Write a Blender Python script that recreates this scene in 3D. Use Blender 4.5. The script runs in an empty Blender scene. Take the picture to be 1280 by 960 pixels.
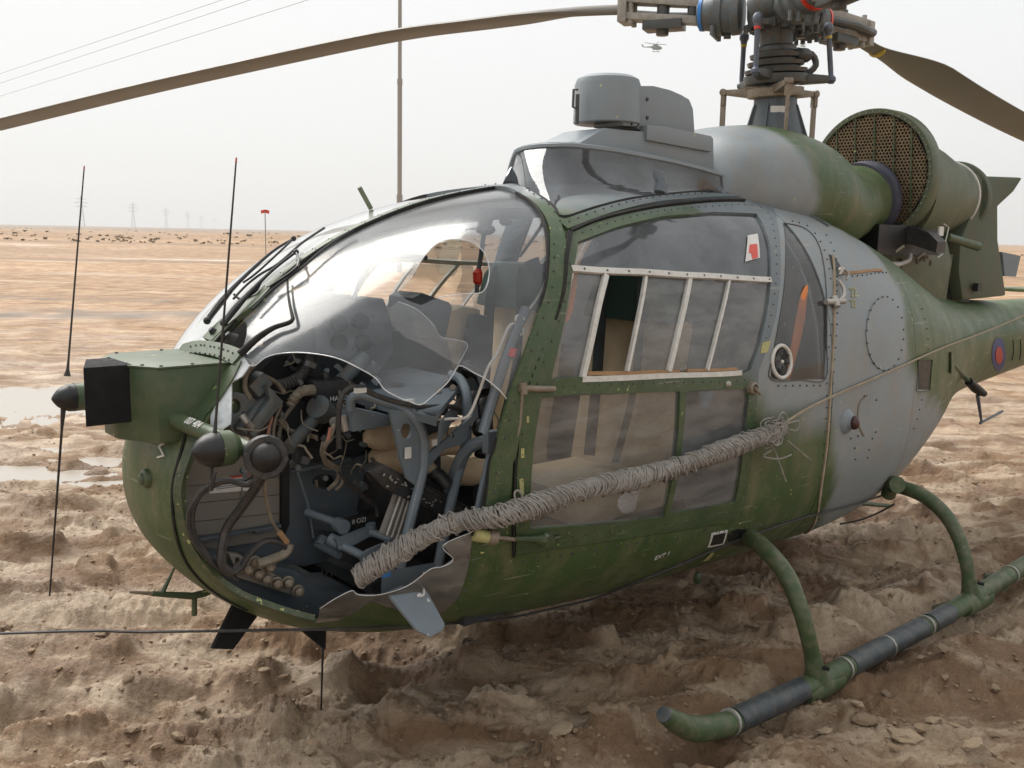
import bpy, bmesh, math, random
import numpy as np
from mathutils import Vector, Matrix, noise
from mathutils.geometry import delaunay_2d_cdt
from mathutils.bvhtree import BVHTree
random.seed(7)
R = math.radians
scene = bpy.context.scene
COL = scene.collection

# ------------------------------------------------------------------ camera
FPX = 1200.0                                   # focal length in photograph pixels (1280 wide)
CAM_H = 1.65
ROLL = R(1.15)
PITCH = math.atan((480 - 292.8) / FPX * math.cos(ROLL))
_fw = Vector((0, math.cos(PITCH), -math.sin(PITCH)))
_up0 = Vector((0, math.sin(PITCH), math.cos(PITCH)))
_r0 = Vector((1, 0, 0))
_rt = math.cos(ROLL) * _r0 + math.sin(ROLL) * _up0
_up = math.cos(ROLL) * _up0 - math.sin(ROLL) * _r0
CAM = Vector((0, 0, CAM_H))
cam_data = bpy.data.cameras.new('camera')
cam = bpy.data.objects.new('camera', cam_data)
COL.objects.link(cam)
cam_data.sensor_width = 36
cam_data.lens = FPX / 1280 * 36
cam_data.clip_start = 0.05
cam_data.clip_end = 20000
mw = Matrix.Identity(4)
for i, v in enumerate((_rt, _up, -_fw)):
    for j in range(3):
        mw[j][i] = v[j]
mw.translation = CAM
cam.matrix_world = mw
scene.camera = cam

# ------------------------------------------------------------------ world: pale dusty overcast
SUN_EL, SUN_AZ = R(50), R(-42)                 # azimuth measured from +Y (view direction) towards +X
world = bpy.data.worlds.new('World')
scene.world = world
world.use_nodes = True
wn = world.node_tree.nodes
wl = world.node_tree.links
wn.clear()
w_out = wn.new('ShaderNodeOutputWorld')
w_sky = wn.new('ShaderNodeTexSky')
w_sky.sky_type = 'NISHITA'
w_sky.sun_disc = False
w_sky.sun_elevation = SUN_EL
w_sky.sun_rotation = SUN_AZ
w_sky.dust_density = 6
w_sky.air_density = 1.2
w_b1 = wn.new('ShaderNodeBackground')
w_b1.inputs[1].default_value = 0.05
w_b2 = wn.new('ShaderNodeBackground')
w_b2.inputs[0].default_value = (0.835, 0.848, 0.852, 1)
w_b2.inputs[1].default_value = 0.74
w_mix = wn.new('ShaderNodeMixShader')
w_mix.inputs[0].default_value = 0.92
wl.new(w_sky.outputs[0], w_b1.inputs[0])
wl.new(w_b1.outputs[0], w_mix.inputs[1])
wl.new(w_b2.outputs[0], w_mix.inputs[2])
wl.new(w_mix.outputs[0], w_out.inputs[0])

sun_data = bpy.data.lights.new('sun', 'SUN')
sun_data.energy = 2.8
sun_data.angle = R(45)
sun_data.color = (1.0, 0.97, 0.92)
sun = bpy.data.objects.new('sun', sun_data)
COL.objects.link(sun)
sun_dir = Vector((math.sin(SUN_AZ) * math.cos(SUN_EL), math.cos(SUN_AZ) * math.cos(SUN_EL), math.sin(SUN_EL)))
sun.rotation_euler = (-sun_dir).to_track_quat('-Z', 'Y').to_euler()
sun.location = sun_dir * 50

scene.view_settings.view_transform = 'Standard'
scene.view_settings.look = 'None'
scene.view_settings.exposure = 0.72
scene.view_settings.gamma = 1.0
scene.view_settings.use_curve_mapping = False

# ------------------------------------------------------------------ helicopter pose and sight lines
HX, HY, HEAD = 1.257, 4.87, R(221.3)           # mast foot on the ground, heading of the nose
HELI_M = Matrix.Translation((HX, HY, 0)) @ Matrix.Rotation(HEAD, 4, 'Z')
HELI_I = HELI_M.inverted()
CAML = HELI_I @ CAM

def wray(px, py):
    return _fw + _rt * ((px - 640) / FPX) + _up * ((480 - py) / FPX)

def lray(px, py):
    return HELI_I.to_3x3() @ wray(px, py)

def aY(px, py, y):
    """point of the helicopter's own frame at sideways offset y that the photograph shows at (px, py)"""
    d = lray(px, py)
    return CAML + d * ((y - CAML.y) / d.y)

def aX(px, py, x):
    d = lray(px, py)
    return CAML + d * ((x - CAML.x) / d.x)

def aZ(px, py, z):
    d = lray(px, py)
    return CAML + d * ((z - CAML.z) / d.z)

def aW(px, py, dist):
    """world point at forward distance dist"""
    d = wray(px, py)
    return CAM + d * (dist / d.y)

def aG(px, py, z=0.0):
    d = wray(px, py)
    return CAM + d * ((z - CAM_H) / d.z)

# ------------------------------------------------------------------ materials
def nt(name):
    m = bpy.data.materials.new(name)
    m.use_nodes = True
    n = m.node_tree
    b = n.nodes['Principled BSDF']
    return m, n, b

def N(n, typ, **kw):
    x = n.nodes.new(typ)
    for k, v in kw.items():
        if k.startswith('i_'):
            x.inputs[k[2:].replace('_', ' ')].default_value = v
        else:
            setattr(x, k, v)
    return x

def ramp(n, src, pos, cols=None):
    r = n.nodes.new('ShaderNodeValToRGB')
    n.links.new(src, r.inputs[0])
    els = r.color_ramp.elements
    while len(els) < len(pos):
        els.new(0.5)
    for e, p, c in zip(els, pos, cols or [(0, 0, 0, 1), (1, 1, 1, 1)]):
        e.position = p
        e.color = c if len(c) == 4 else (*c, 1)
    return r

def mixc(n, fac, a, b, mode='MIX'):
    m = n.nodes.new('ShaderNodeMix')
    m.data_type = 'RGBA'
    m.blend_type = mode
    for inp, v in ((m.inputs[0], fac), (m.inputs[6], a), (m.inputs[7], b)):
        if isinstance(v, (int, float)):
            inp.default_value = v
        elif isinstance(v, tuple):
            inp.default_value = v if len(v) == 4 else (*v, 1)
        else:
            n.links.new(v, inp)
    return m.outputs[2]

def surface(name, col, rough=0.5, metal=0.0, var=0.25, scale=6.0, dirt=0.0, dirtcol=(0.27, 0.20, 0.13), bump=0.0,
            bscale=60.0, col2=None, camo=False, chips=0.0, spec=0.5, streak=False, chipcol=(0.5, 0.5, 0.2)):
    m, n, b = nt(name)
    tc = N(n, 'ShaderNodeTexCoord')
    src = tc.outputs['Object']
    n1 = N(n, 'ShaderNodeTexNoise', i_Scale=scale, i_Detail=6.0, i_Roughness=0.6)
    n.links.new(src, n1.inputs['Vector'])
    base = (*col, 1)
    if camo:
        at = N(n, 'ShaderNodeAttribute', attribute_name='camo')
        base = mixc(n, at.outputs['Fac'], (*col, 1), (*col2, 1))
    elif col2:
        r2 = ramp(n, n1.outputs[0], (0.42, 0.6))
        base = mixc(n, r2.outputs[0], (*col, 1), (*col2, 1))
    v = ramp(n, n1.outputs[0], (0.25, 0.75), [(1 - var,) * 3, (1 + var * 0.6,) * 3])
    c = mixc(n, 1.0, base, v.outputs[0], 'MULTIPLY')
    if dirt:
        n2 = N(n, 'ShaderNodeTexNoise', i_Scale=scale * 2.3, i_Detail=9.0, i_Roughness=0.7)
        mp = N(n, 'ShaderNodeMapping')
        mp.inputs['Scale'].default_value = (1, 1, 0.3) if streak else (1, 1, 1)
        mp.inputs['Location'].default_value = (3.1, 1.7, 5.2)
        n.links.new(src, mp.inputs[0])
        n.links.new(mp.outputs[0], n2.inputs['Vector'])
        r3 = ramp(n, n2.outputs[0], (0.45, 0.75), [(0, 0, 0), (dirt,) * 3])
        c = mixc(n, r3.outputs[0], c, (*dirtcol, 1))
    if chips:
        n3 = N(n, 'ShaderNodeTexNoise', i_Scale=38.0, i_Detail=3.0)
        n.links.new(src, n3.inputs['Vector'])
        r4 = ramp(n, n3.outputs[0], (0.73 - chips * 0.1, 0.75 - chips * 0.1))
        c = mixc(n, r4.outputs[0], c, (*chipcol, 1))
    if isinstance(c, tuple):
        b.inputs['Base Color'].default_value = c
    else:
        n.links.new(c, b.inputs['Base Color'])
    if camo:
        ms = N(n, 'ShaderNodeMapping')
        ms.inputs['Scale'].default_value = (2.5, 2.5, 46)
        ms.inputs['Rotation'].default_value = (0, 0.35, 0)
        n.links.new(src, ms.inputs[0])
        ns = N(n, 'ShaderNodeTexNoise', i_Scale=1.6, i_Detail=5.0)
        n.links.new(ms.outputs[0], ns.inputs['Vector'])
        rs_ = ramp(n, ns.outputs[0], (0.66, 0.70), [(0, 0, 0), (.5, .5, .5)])
        c = mixc(n, rs_.outputs[0], c, (0.30, 0.29, 0.25, 1))
        nd = N(n, 'ShaderNodeTexNoise', i_Scale=120.0, i_Detail=2.0)
        n.links.new(src, nd.inputs['Vector'])
        rd2 = ramp(n, nd.outputs[0], (0.66, 0.74), [(0, 0, 0), (.45, .45, .45)])
        c = mixc(n, rd2.outputs[0], c, (0.36, 0.32, 0.25, 1))
        n.links.new(c, b.inputs['Base Color'])
    rr = ramp(n, n1.outputs[0], (0.3, 0.7), [(max(rough - 0.08, 0.02),) * 3, (min(rough + 0.12, 1),) * 3])
    n.links.new(rr.outputs[0], b.inputs['Roughness'])
    b.inputs['Metallic'].default_value = metal
    b.inputs['Specular IOR Level'].default_value = spec
    if bump:
        n4 = N(n, 'ShaderNodeTexNoise', i_Scale=bscale, i_Detail=5.0)
        n.links.new(src, n4.inputs['Vector'])
        bp = N(n, 'ShaderNodeBump', i_Strength=bump, i_Distance=0.01)
        n.links.new(n4.outputs[0], bp.inputs['Height'])
        n.links.new(bp.outputs[0], b.inputs['Normal'])
    return m

def glass(name, haze=0.1, hazecol=(0.5, 0.48, 0.45), tint=(1, 1, 1), rough=0.03, refl=1.0, streaks=0.0, scale=3.0, stretch=(1, 1, 1)):
    m = bpy.data.materials.new(name)
    m.use_nodes = True
    n = m.node_tree
    n.nodes.clear()
    out = N(n, 'ShaderNodeOutputMaterial')
    tr = N(n, 'ShaderNodeBsdfTransparent')
    tr.inputs[0].default_value = (*tint, 1)
    gl = N(n, 'ShaderNodeBsdfGlossy')
    gl.inputs['Roughness'].default_value = rough
    df = N(n, 'ShaderNodeBsdfDiffuse')
    df.inputs[0].default_value = (*hazecol, 1)
    lw = N(n, 'ShaderNodeFresnel')
    lw.inputs[0].default_value = 1.5
    mul = N(n, 'ShaderNodeMath', operation='MULTIPLY', use_clamp=True)
    mul.inputs[1].default_value = refl
    n.links.new(lw.outputs[0], mul.inputs[0])
    tc = N(n, 'ShaderNodeTexCoord')
    mp = N(n, 'ShaderNodeMapping')
    mp.inputs['Scale'].default_value = stretch
    mp.inputs['Rotation'].default_value = (0, 0.5, 0)
    n.links.new(tc.outputs['Object'], mp.inputs[0])
    no = N(n, 'ShaderNodeTexNoise', i_Scale=scale, i_Detail=8.0, i_Roughness=0.65)
    n.links.new(mp.outputs[0], no.inputs['Vector'])
    rp = ramp(n, no.outputs[0], (0.3, 0.75), [(haze * 0.45,) * 3, (min(haze * 1.7 + streaks, 1),) * 3])
    m1 = N(n, 'ShaderNodeMixShader')
    m2 = N(n, 'ShaderNodeMixShader')
    n.links.new(rp.outputs[0], m1.inputs[0])
    n.links.new(tr.outputs[0], m1.inputs[1])
    n.links.new(df.outputs[0], m1.inputs[2])
    n.links.new(mul.outputs[0], m2.inputs[0])
    n.links.new(m1.outputs[0], m2.inputs[1])
    n.links.new(gl.outputs[0], m2.inputs[2])
    n.links.new(m2.outputs[0], out.inputs[0])
    return m

GREEN, GREY = (0.048, 0.088, 0.027), (0.225, 0.256, 0.272)
FGREY = (0.125, 0.150, 0.165)
M = {}
M['camo'] = surface('camouflage_paint', GREY, 0.45, var=0.20, scale=5.0, dirt=0.42, bump=0.16, bscale=7, col2=GREEN, camo=True, chips=0.02, streak=True)
M['frame'] = surface('frame_paint', FGREY, 0.40, var=0.2, scale=9, dirt=0.18, bump=0.08, bscale=40, col2=(0.046, 0.080, 0.032), camo=True, chips=0.12, chipcol=(0.32, 0.36, 0.12))
M['green'] = surface('green_paint', (0.050, 0.080, 0.036), 0.45, var=0.22, scale=7, dirt=0.22, bump=0.06, chips=0.1)
M['skid'] = surface('skid_green_paint', (0.055, 0.088, 0.035), 0.5, var=0.25, scale=9, dirt=0.62, dirtcol=(0.24, 0.19, 0.13), bump=0.1, chips=0.15, chipcol=(0.35, 0.33, 0.28))
M['skidwear'] = surface('skid_wear_sleeve', (0.045, 0.055, 0.062), 0.42, var=0.3, scale=9, dirt=0.35, dirtcol=(0.26, 0.22, 0.17), bump=0.12)
M['olive'] = surface('olive_paint', (0.078, 0.098, 0.054), 0.5, var=0.18, scale=5, dirt=0.3, bump=0.05)
M['exhaust'] = surface('exhaust_paint', (0.075, 0.098, 0.062), 0.6, var=0.2, scale=4, dirt=0.5, dirtcol=(0.15, 0.09, 0.055), bump=0.08)
M['grey'] = surface('grey_paint', (0.20, 0.232, 0.255), 0.42, var=0.1, scale=5, dirt=0.18, bump=0.03, chips=0.01)
M['interior'] = surface('interior_grey_paint', (0.145, 0.18, 0.21), 0.45, var=0.2, scale=8, dirt=0.3, dirtcol=(0.2, 0.17, 0.13), bump=0.05, chips=0.05, chipcol=(0.5, 0.5, 0.5))
M['bulkhead'] = surface('dark_blue_grey_paint', (0.085, 0.104, 0.120), 0.42, var=0.25, scale=7, dirt=0.45, dirtcol=(0.13, 0.11, 0.09), bump=0.08, chips=0.02, chipcol=(0.3, 0.28, 0.24))
M['black'] = surface('black_plastic', (0.006, 0.0065, 0.008), 0.45, var=0.3, scale=8, dirt=0.05, bump=0.05)
M['blackbox'] = surface('black_box_paint', (0.018, 0.019, 0.022), 0.38, var=0.3, scale=8, dirt=0.2)
M['deepblack'] = surface('absorber_black_foam', (0.004, 0.004, 0.0045), 0.9, var=0.3, scale=30, bump=0.2, bscale=200)
M['dark'] = surface('dark_lining', (0.022, 0.024, 0.027), 0.8, var=0.3, scale=5)
M['rubber'] = surface('rubber_seal', (0.009, 0.0085, 0.008), 0.8, var=0.3, scale=20, dirt=0.08)
M['hub'] = surface('rotor_hub_metal', (0.12, 0.145, 0.155), 0.5, metal=0.2, var=0.3, scale=12, dirt=0.85, dirtcol=(0.13, 0.085, 0.05), bump=0.15)
M['huboil'] = surface('oily_rotor_metal', (0.065, 0.075, 0.075), 0.4, metal=0.2, var=0.35, scale=14, dirt=0.9, dirtcol=(0.10, 0.065, 0.038), bump=0.2)
M['grip'] = surface('pale_grip_paint', (0.34, 0.32, 0.28), 0.5, var=0.25, scale=14, dirt=0.6, dirtcol=(0.15, 0.10, 0.06), bump=0.1)
M['rod'] = surface('blue_grey_rod', (0.10, 0.12, 0.16), 0.4, metal=0.3, var=0.2, scale=14, dirt=0.3)
M['alu'] = surface('dirty_aluminium', (0.42, 0.40, 0.37), 0.45, metal=0.5, var=0.2, scale=20, dirt=0.5, bump=0.06)
M['bronze'] = surface('brown_stained_metal', (0.26, 0.22, 0.17), 0.5, metal=0.3, var=0.3, scale=20, dirt=0.7, dirtcol=(0.14, 0.085, 0.045), bump=0.08)
M['white'] = surface('white_painted_rail', (0.62, 0.61, 0.57), 0.45, var=0.12, scale=20, dirt=0.4, bump=0.04)
M['wood'] = surface('brown_felt_strip', (0.34, 0.20, 0.10), 0.8, var=0.3, scale=20)
M['tan'] = surface('tan_seat_fabric', (0.56, 0.44, 0.28), 0.9, var=0.15, scale=6, dirt=0.25, dirtcol=(0.2, 0.16, 0.11), bump=0.25, bscale=90)
M['headrest'] = surface('green_seat_fabric', (0.045, 0.095, 0.075), 0.85, var=0.2, scale=8, bump=0.2, bscale=90)
M['strap'] = surface('dark_harness_webbing', (0.05, 0.06, 0.065), 0.8, var=0.3, scale=12, bump=0.3, bscale=150)
M['rope'] = surface('grey_cord', (0.30, 0.28, 0.255), 0.85, var=0.35, scale=25, dirt=0.5, dirtcol=(0.22, 0.18, 0.14), bump=0.3, bscale=200)
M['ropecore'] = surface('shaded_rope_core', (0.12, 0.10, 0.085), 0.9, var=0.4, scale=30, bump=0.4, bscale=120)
M['cord'] = surface('tan_cord', (0.33, 0.27, 0.19), 0.85, var=0.3, scale=20)
M['whip'] = surface('black_antenna_rod', (0.018, 0.016, 0.014), 0.45, var=0.2, scale=10)
M['red'] = surface('red_plastic', (0.62, 0.045, 0.02), 0.3, var=0.1, scale=10)
M['blue'] = surface('blue_tape', (0.03, 0.20, 0.55), 0.5, var=0.15, scale=10, dirt=0.2)
M['yellow'] = surface('yellow_paint', (0.55, 0.40, 0.05), 0.5, var=0.2, scale=10, dirt=0.3)
M['paleyellow'] = surface('faded_yellow_paint', (0.40, 0.38, 0.16), 0.6, var=0.3, scale=40)
M['orange'] = surface('orange_fabric', (0.72, 0.24, 0.07), 0.7, var=0.15, scale=10, dirt=0.1)
M['board'] = surface('grey_brown_board', (0.205, 0.185, 0.16), 0.6, var=0.18, scale=8, dirt=0.25, bump=0.1, streak=False)
M['paper'] = surface('white_label', (0.66, 0.65, 0.62), 0.6, var=0.1, scale=15, dirt=0.15)
M['cloth'] = surface('white_rag', (0.62, 0.62, 0.64), 0.9, var=0.1, scale=15, dirt=0.15, bump=0.4, bscale=40)
M['blade'] = surface('rotor_blade_paint', (0.195, 0.185, 0.165), 0.55, var=0.12, scale=4, dirt=0.2, bump=0.03)
M['wire'] = surface('white_wire', (0.62, 0.61, 0.58), 0.5, var=0.1, scale=20)
M['hose'] = surface('black_hose', (0.028, 0.028, 0.030), 0.5, var=0.3, scale=20, dirt=0.4, dirtcol=(0.16, 0.13, 0.10))
M['harness'] = surface('tan_wiring_loom', (0.24, 0.21, 0.16), 0.7, var=0.4, scale=25, dirt=0.5, dirtcol=(0.12, 0.09, 0.06))
M['screen'] = surface('intake_mesh_metal', (0.26, 0.19, 0.115), 0.5, metal=0.4, var=0.35, scale=14, dirt=0.4, dirtcol=(0.06, 0.05, 0.04))
M['screenback'] = surface('intake_dark_backing', (0.012, 0.014, 0.018), 0.7, var=0.4, scale=6)
M['pinkwhite'] = surface('roundel_red', (0.42, 0.05, 0.04), 0.5, var=0.15, scale=10)
M['roundelblue'] = surface('roundel_blue', (0.045, 0.06, 0.17), 0.5, var=0.15, scale=10)
M['bolt'] = surface('dark_rivet_metal', (0.085, 0.09, 0.09), 0.5, metal=0.3, var=0.3, scale=30)
M['glass'] = glass('canopy_perspex', haze=0.03, hazecol=(0.66, 0.71, 0.76), refl=1.15, rough=0.17, scale=2.6, streaks=0.16, stretch=(0.7, 1, 2.0))  # pale haze streaks paint cloud reflections into the pane
M['glasstop'] = glass('windscreen_top_perspex', haze=0.85, hazecol=(0.90, 0.91, 0.90), refl=1.6, scale=1.2, stretch=(1, 1, 1))  # white sky reflection painted as diffuse haze, together with some frosting
M['glassdoor'] = glass('door_perspex', haze=0.24, hazecol=(0.36, 0.355, 0.345), refl=1.2, rough=0.08, scale=9, streaks=0.1, stretch=(0.6, 1, 2.2), tint=(0.85, 0.85, 0.85))
M['glassupper'] = glass('upper_door_perspex', haze=0.26, hazecol=(0.24, 0.26, 0.28), refl=1.2, rough=0.06, scale=5, streaks=0.05, tint=(0.75, 0.77, 0.8))
M['glassquarter'] = glass('quarter_window_perspex', haze=0.16, hazecol=(0.30, 0.29, 0.28), refl=1.0, rough=0.06, scale=7, tint=(0.9, 0.9, 0.9))
M['glassdome'] = glass('sight_dome_perspex', haze=0.09, hazecol=(0.30, 0.32, 0.34), refl=1.6, rough=0.05, scale=6, streaks=0.15, tint=(0.8, 0.82, 0.85))
M['glassbroken'] = glass('broken_perspex_edge', haze=0.75, hazecol=(0.82, 0.85, 0.87), refl=1.5, rough=0.1, scale=12)
M['glassdusty'] = glass('dusty_lower_perspex', haze=0.22, hazecol=(0.36, 0.345, 0.32), refl=1.0, rough=0.12, scale=9, streaks=0.25, stretch=(1, 1, 2))

# ------------------------------------------------------------------ object helpers
HELI = bpy.data.objects.new('helicopter', None)
COL.objects.link(HELI)
HELI.matrix_world = HELI_M
HELI['label'] = 'grounded green and grey military helicopter with a smashed front canopy'
HELI['category'] = 'helicopter'

def camo_value(p):
    return 0.0          # replaced below once the paint map exists

class MB:
    def __init__(self):
        self.v, self.f, self.m = [], [], []
        self.cur = 0
    def add(self, vs, fs):
        o = len(self.v)
        self.v += [tuple(v) for v in vs]
        self.f += [tuple(i + o for i in f) for f in fs]
        self.m += [self.cur] * len(fs)
        return o
    def box(self, c, d, rot=None, taper=1.0):
        c = Vector(c)
        vs = []
        for sx in (-1, 1):
            for sy in (-1, 1):
                for sz in (-1, 1):
                    k = taper if sz > 0 else 1
                    p = Vector((sx * d[0] / 2 * k, sy * d[1] / 2 * k, sz * d[2] / 2))
                    if rot is not None:
                        p = rot @ p
                    vs.append(c + p)
        self.add(vs, [(0, 1, 3, 2), (4, 6, 7, 5), (0, 4, 5, 1), (2, 3, 7, 6), (0, 2, 6, 4), (1, 5, 7, 3)])
    def hexa(self, pts):
        """8 points: bottom four then top four"""
        self.add(pts, [(3, 2, 1, 0), (4, 5, 6, 7), (0, 1, 5, 4), (1, 2, 6, 5), (2, 3, 7, 6), (3, 0, 4, 7)])
    def tube(self, pts, r, seg=8, caps=True, closed=False, smooth=0, sy=1.0):
        pts = [Vector(p) for p in pts]
        if smooth and len(pts) > 2:
            pts, r = spline(pts, smooth, r, closed)
        n = len(pts)
        rr = r if isinstance(r, (list, tuple)) else [r] * n
        ref = None
        rings = []
        for i, p in enumerate(pts):
            if closed:
                t = pts[(i + 1) % n] - pts[i - 1]
            else:
                t = pts[min(i + 1, n - 1)] - pts[max(i - 1, 0)]
            t.normalize()
            if ref is None:
                ref = Vector((0, 0, 1)) if abs(t.z) < 0.9 else Vector((1, 0, 0))
                ref = (ref - t * ref.dot(t)).normalized()
            else:
                ref = ref - t * ref.dot(t)
                ref = ref.normalized() if ref.length > 1e-5 else t.orthogonal().normalized()
            b = t.cross(ref)
            rings.append([p + (ref * math.cos(a) + b * math.sin(a) * sy) * rr[i] for a in [2 * math.pi * k / seg for k in range(seg)]])
        vs = [v for ring in rings for v in ring]
        fs = []
        for i in range(n if closed else n - 1):
            j = (i + 1) % n
            for k in range(seg):
                k2 = (k + 1) % seg
                fs.append((i * seg + k, i * seg + k2, j * seg + k2, j * seg + k))
        if caps and not closed:
            fs.append(tuple(range(seg))[::-1])
            fs.append(tuple((n - 1) * seg + k for k in range(seg)))
        self.add(vs, fs)
    def cyl(self, a, b, r, r2=None, seg=16):
        self.tube([a, b], [r, r if r2 is None else r2], seg)
    def lathe(self, a, axis, prof, seg=24, sx=1.0):
        """prof: list of (distance along axis, radius)"""
        a, axis = Vector(a), Vector(axis).normalized()
        u = axis.orthogonal().normalized()
        w = axis.cross(u)
        vs, fs = [], []
        for d, r in prof:
            for k in range(seg):
                an = 2 * math.pi * k / seg
                vs.append(a + axis * d + (u * math.cos(an) + w * math.sin(an)) * max(r, 1e-4))
        for i in range(len(prof) - 1):
            for k in range(seg):
                k2 = (k + 1) % seg
                fs.append((i * seg + k, i * seg + k2, (i + 1) * seg + k2, (i + 1) * seg + k))
        fs.append(tuple(range(seg))[::-1])
        fs.append(tuple((len(prof) - 1) * seg + k for k in range(seg)))
        self.add(vs, fs)
    def prism(self, poly, d):
        """poly: 3-D points of one face, d: extrusion vector"""
        poly = [Vector(p) for p in poly]
        d = Vector(d)
        n = len(poly)
        self.add(poly + [p + d for p in poly], [tuple(range(n))[::-1], tuple(range(n, 2 * n))] + [(i, (i + 1) % n, (i + 1) % n + n, i + n) for i in range(n)])
    def ell(self, c, d, seg=14, rot=None):
        c = Vector(c)
        rows = seg // 2 + 1
        vs, fs = [], []
        for i in range(rows):
            ph = math.pi * i / (rows - 1)
            for k in range(seg):
                a = 2 * math.pi * k / seg
                p = Vector((d[0] * math.sin(ph) * math.cos(a), d[1] * math.sin(ph) * math.sin(a), d[2] * math.cos(ph)))
                if rot is not None:
                    p = rot @ p
                vs.append(c + p)
        for i in range(rows - 1):
            for k in range(seg):
                k2 = (k + 1) % seg
                fs.append((i * seg + k, (i + 1) * seg + k, (i + 1) * seg + k2, i * seg + k2))
        self.add(vs, fs)
    def build(self, name, mat, parent=None, smooth=True, bevel=0.0, label=None, kind=None, camo=False, sharp=32):
        me = bpy.data.meshes.new(name)
        me.from_pydata(self.v, [], self.f)
        mats = mat if isinstance(mat, (list, tuple)) else [mat]
        for m_ in mats:
            me.materials.append(m_)
        if len(mats) > 1:
            me.polygons.foreach_set('material_index', self.m)
        bm = bmesh.new()
        bm.from_mesh(me)
        bmesh.ops.remove_doubles(bm, verts=bm.verts, dist=1e-5)
        bmesh.ops.recalc_face_normals(bm, faces=bm.faces)
        if bevel:
            es = [e for e in bm.edges if len(e.link_faces) == 2 and e.calc_face_angle(0) > R(40)]
            bmesh.ops.bevel(bm, geom=es, offset=bevel, segments=2, affect='EDGES', profile=0.6)
        if smooth:
            for f in bm.faces:
                f.smooth = True
            for e in bm.edges:
                if len(e.link_faces) == 2 and e.calc_face_angle(0) > R(sharp):
                    e.smooth = False
        bm.to_mesh(me)
        bm.free()
        if camo:
            a = me.attributes.new('camo', 'FLOAT', 'POINT')
            a.data.foreach_set('value', [camo_value(v.co) for v in me.vertices])
        o = bpy.data.objects.new(name, me)
        COL.objects.link(o)
        if parent is not None:
            o.parent = parent
        if label:
            o['label'] = label
        if kind:
            o['kind'] = kind
        return o

def spline(pts, sub, r=0.0, closed=False):
    n = len(pts)
    out, ro = [], []
    rr = r if isinstance(r, (list, tuple)) else [r] * n
    for i in range(n if closed else n - 1):
        g = (lambda k: pts[k % n]) if closed else (lambda k: pts[min(max(k, 0), n - 1)])
        p0, p1, p2, p3 = g(i - 1), g(i), g(i + 1), g(i + 2)
        for s in range(sub):
            t = s / sub
            out.append(0.5 * ((2 * p1) + (p2 - p0) * t + (2 * p0 - 5 * p1 + 4 * p2 - p3) * t * t + (3 * p1 - p0 - 3 * p2 + p3) * t ** 3))
            ro.append(rr[i] + (rr[(i + 1) % n] - rr[i]) * t)
    if not closed:
        out.append(pts[-1])
        ro.append(rr[-1])
    return out, ro

def tag(o, label, cat, group=None, kind=None):
    if label:
        o['label'] = label
    if cat:
        o['category'] = cat
    if group:
        o['group'] = group
    if kind:
        o['kind'] = kind
    return o

# ------------------------------------------------------------------ fuselage form
# x, top z, bottom z, half width, height of greatest width, upper and lower exponents
ST = np.array([
(3.150,0.88,0.88,0.0,0.88,2,2),
(3.125,1.05,0.715,0.22,0.88,2.1,2.1),
(3.02,1.18,0.57,0.385,0.87,2.35,2.2),
(2.82,1.380,0.415,0.555,0.88,3.2,2.3),
(2.56,1.572,0.325,0.655,0.90,3.5,2.4),
(2.20,1.728,0.28,0.725,0.92,3.4,2.5),
(1.75,1.825,0.255,0.76,0.92,2.9,2.7),
(1.20,1.865,0.24,0.775,0.92,2.45,2.8),
(0.60,1.86,0.225,0.77,0.92,2.5,2.8),
(0.10,1.80,0.22,0.745,0.92,2.6,2.8),
(-0.40,1.66,0.265,0.68,0.94,2.7,2.7),
(-0.90,1.50,0.40,0.58,0.98,2.5,2.5),
(-1.40,1.38,0.56,0.44,1.02,2.2,2.2),
(-1.90,1.31,0.655,0.33,1.04,2,2),
(-2.6,1.27,0.72,0.27,1.05,2,2),
(-4.0,1.26,0.82,0.215,1.08,2,2),
(-6.2,1.26,0.93,0.16,1.12,2,2)], float)
NS = len(ST)
_U = [0.0]
for i in range(1, NS):
    _U.append(_U[-1] + math.hypot(ST[i][0] - ST[i - 1][0], max(abs(ST[i][1] - ST[i - 1][1]), abs(ST[i][3] - ST[i - 1][3]))))

def s2u(s):
    i = min(int(s), NS - 2)
    return _U[i] + (_U[i + 1] - _U[i]) * (s - i)

def u2s(u):
    for i in range(NS - 1):
        if u <= _U[i + 1] or i == NS - 2:
            return i + (u - _U[i]) / (_U[i + 1] - _U[i])

def hrow(s):
    s = min(max(s, 0.0), NS - 1 - 1e-6)
    i = int(s)
    t = s - i
    p1, p2 = ST[i], ST[i + 1]
    if i > 0:
        p0 = ST[i - 1]
    else:
        q = ST[1]
        p0 = np.array((q[0], q[2], q[1], -q[3], q[4], q[5], q[6]))
    p3 = ST[i + 2] if i + 2 < NS else 2 * p2 - p1
    def dd(a, b):
        return max(math.hypot(b[0] - a[0], b[1] - a[1]), math.hypot(b[0] - a[0], b[3] - a[3]), 1e-3)
    d0, d1, d2 = dd(p0, p1), dd(p1, p2), dd(p2, p3)
    m1 = ((p1 - p0) / d0 * d1 + (p2 - p1) / d1 * d0) / (d0 + d1) * d1
    m2 = ((p2 - p1) / d1 * d2 + (p3 - p2) / d2 * d1) / (d1 + d2) * d1
    t2, t3 = t * t, t * t * t
    return (2 * t3 - 3 * t2 + 1) * p1 + (t3 - 2 * t2 + t) * m1 + (3 * t2 - 2 * t3) * p2 + (t3 - t2) * m2

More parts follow.
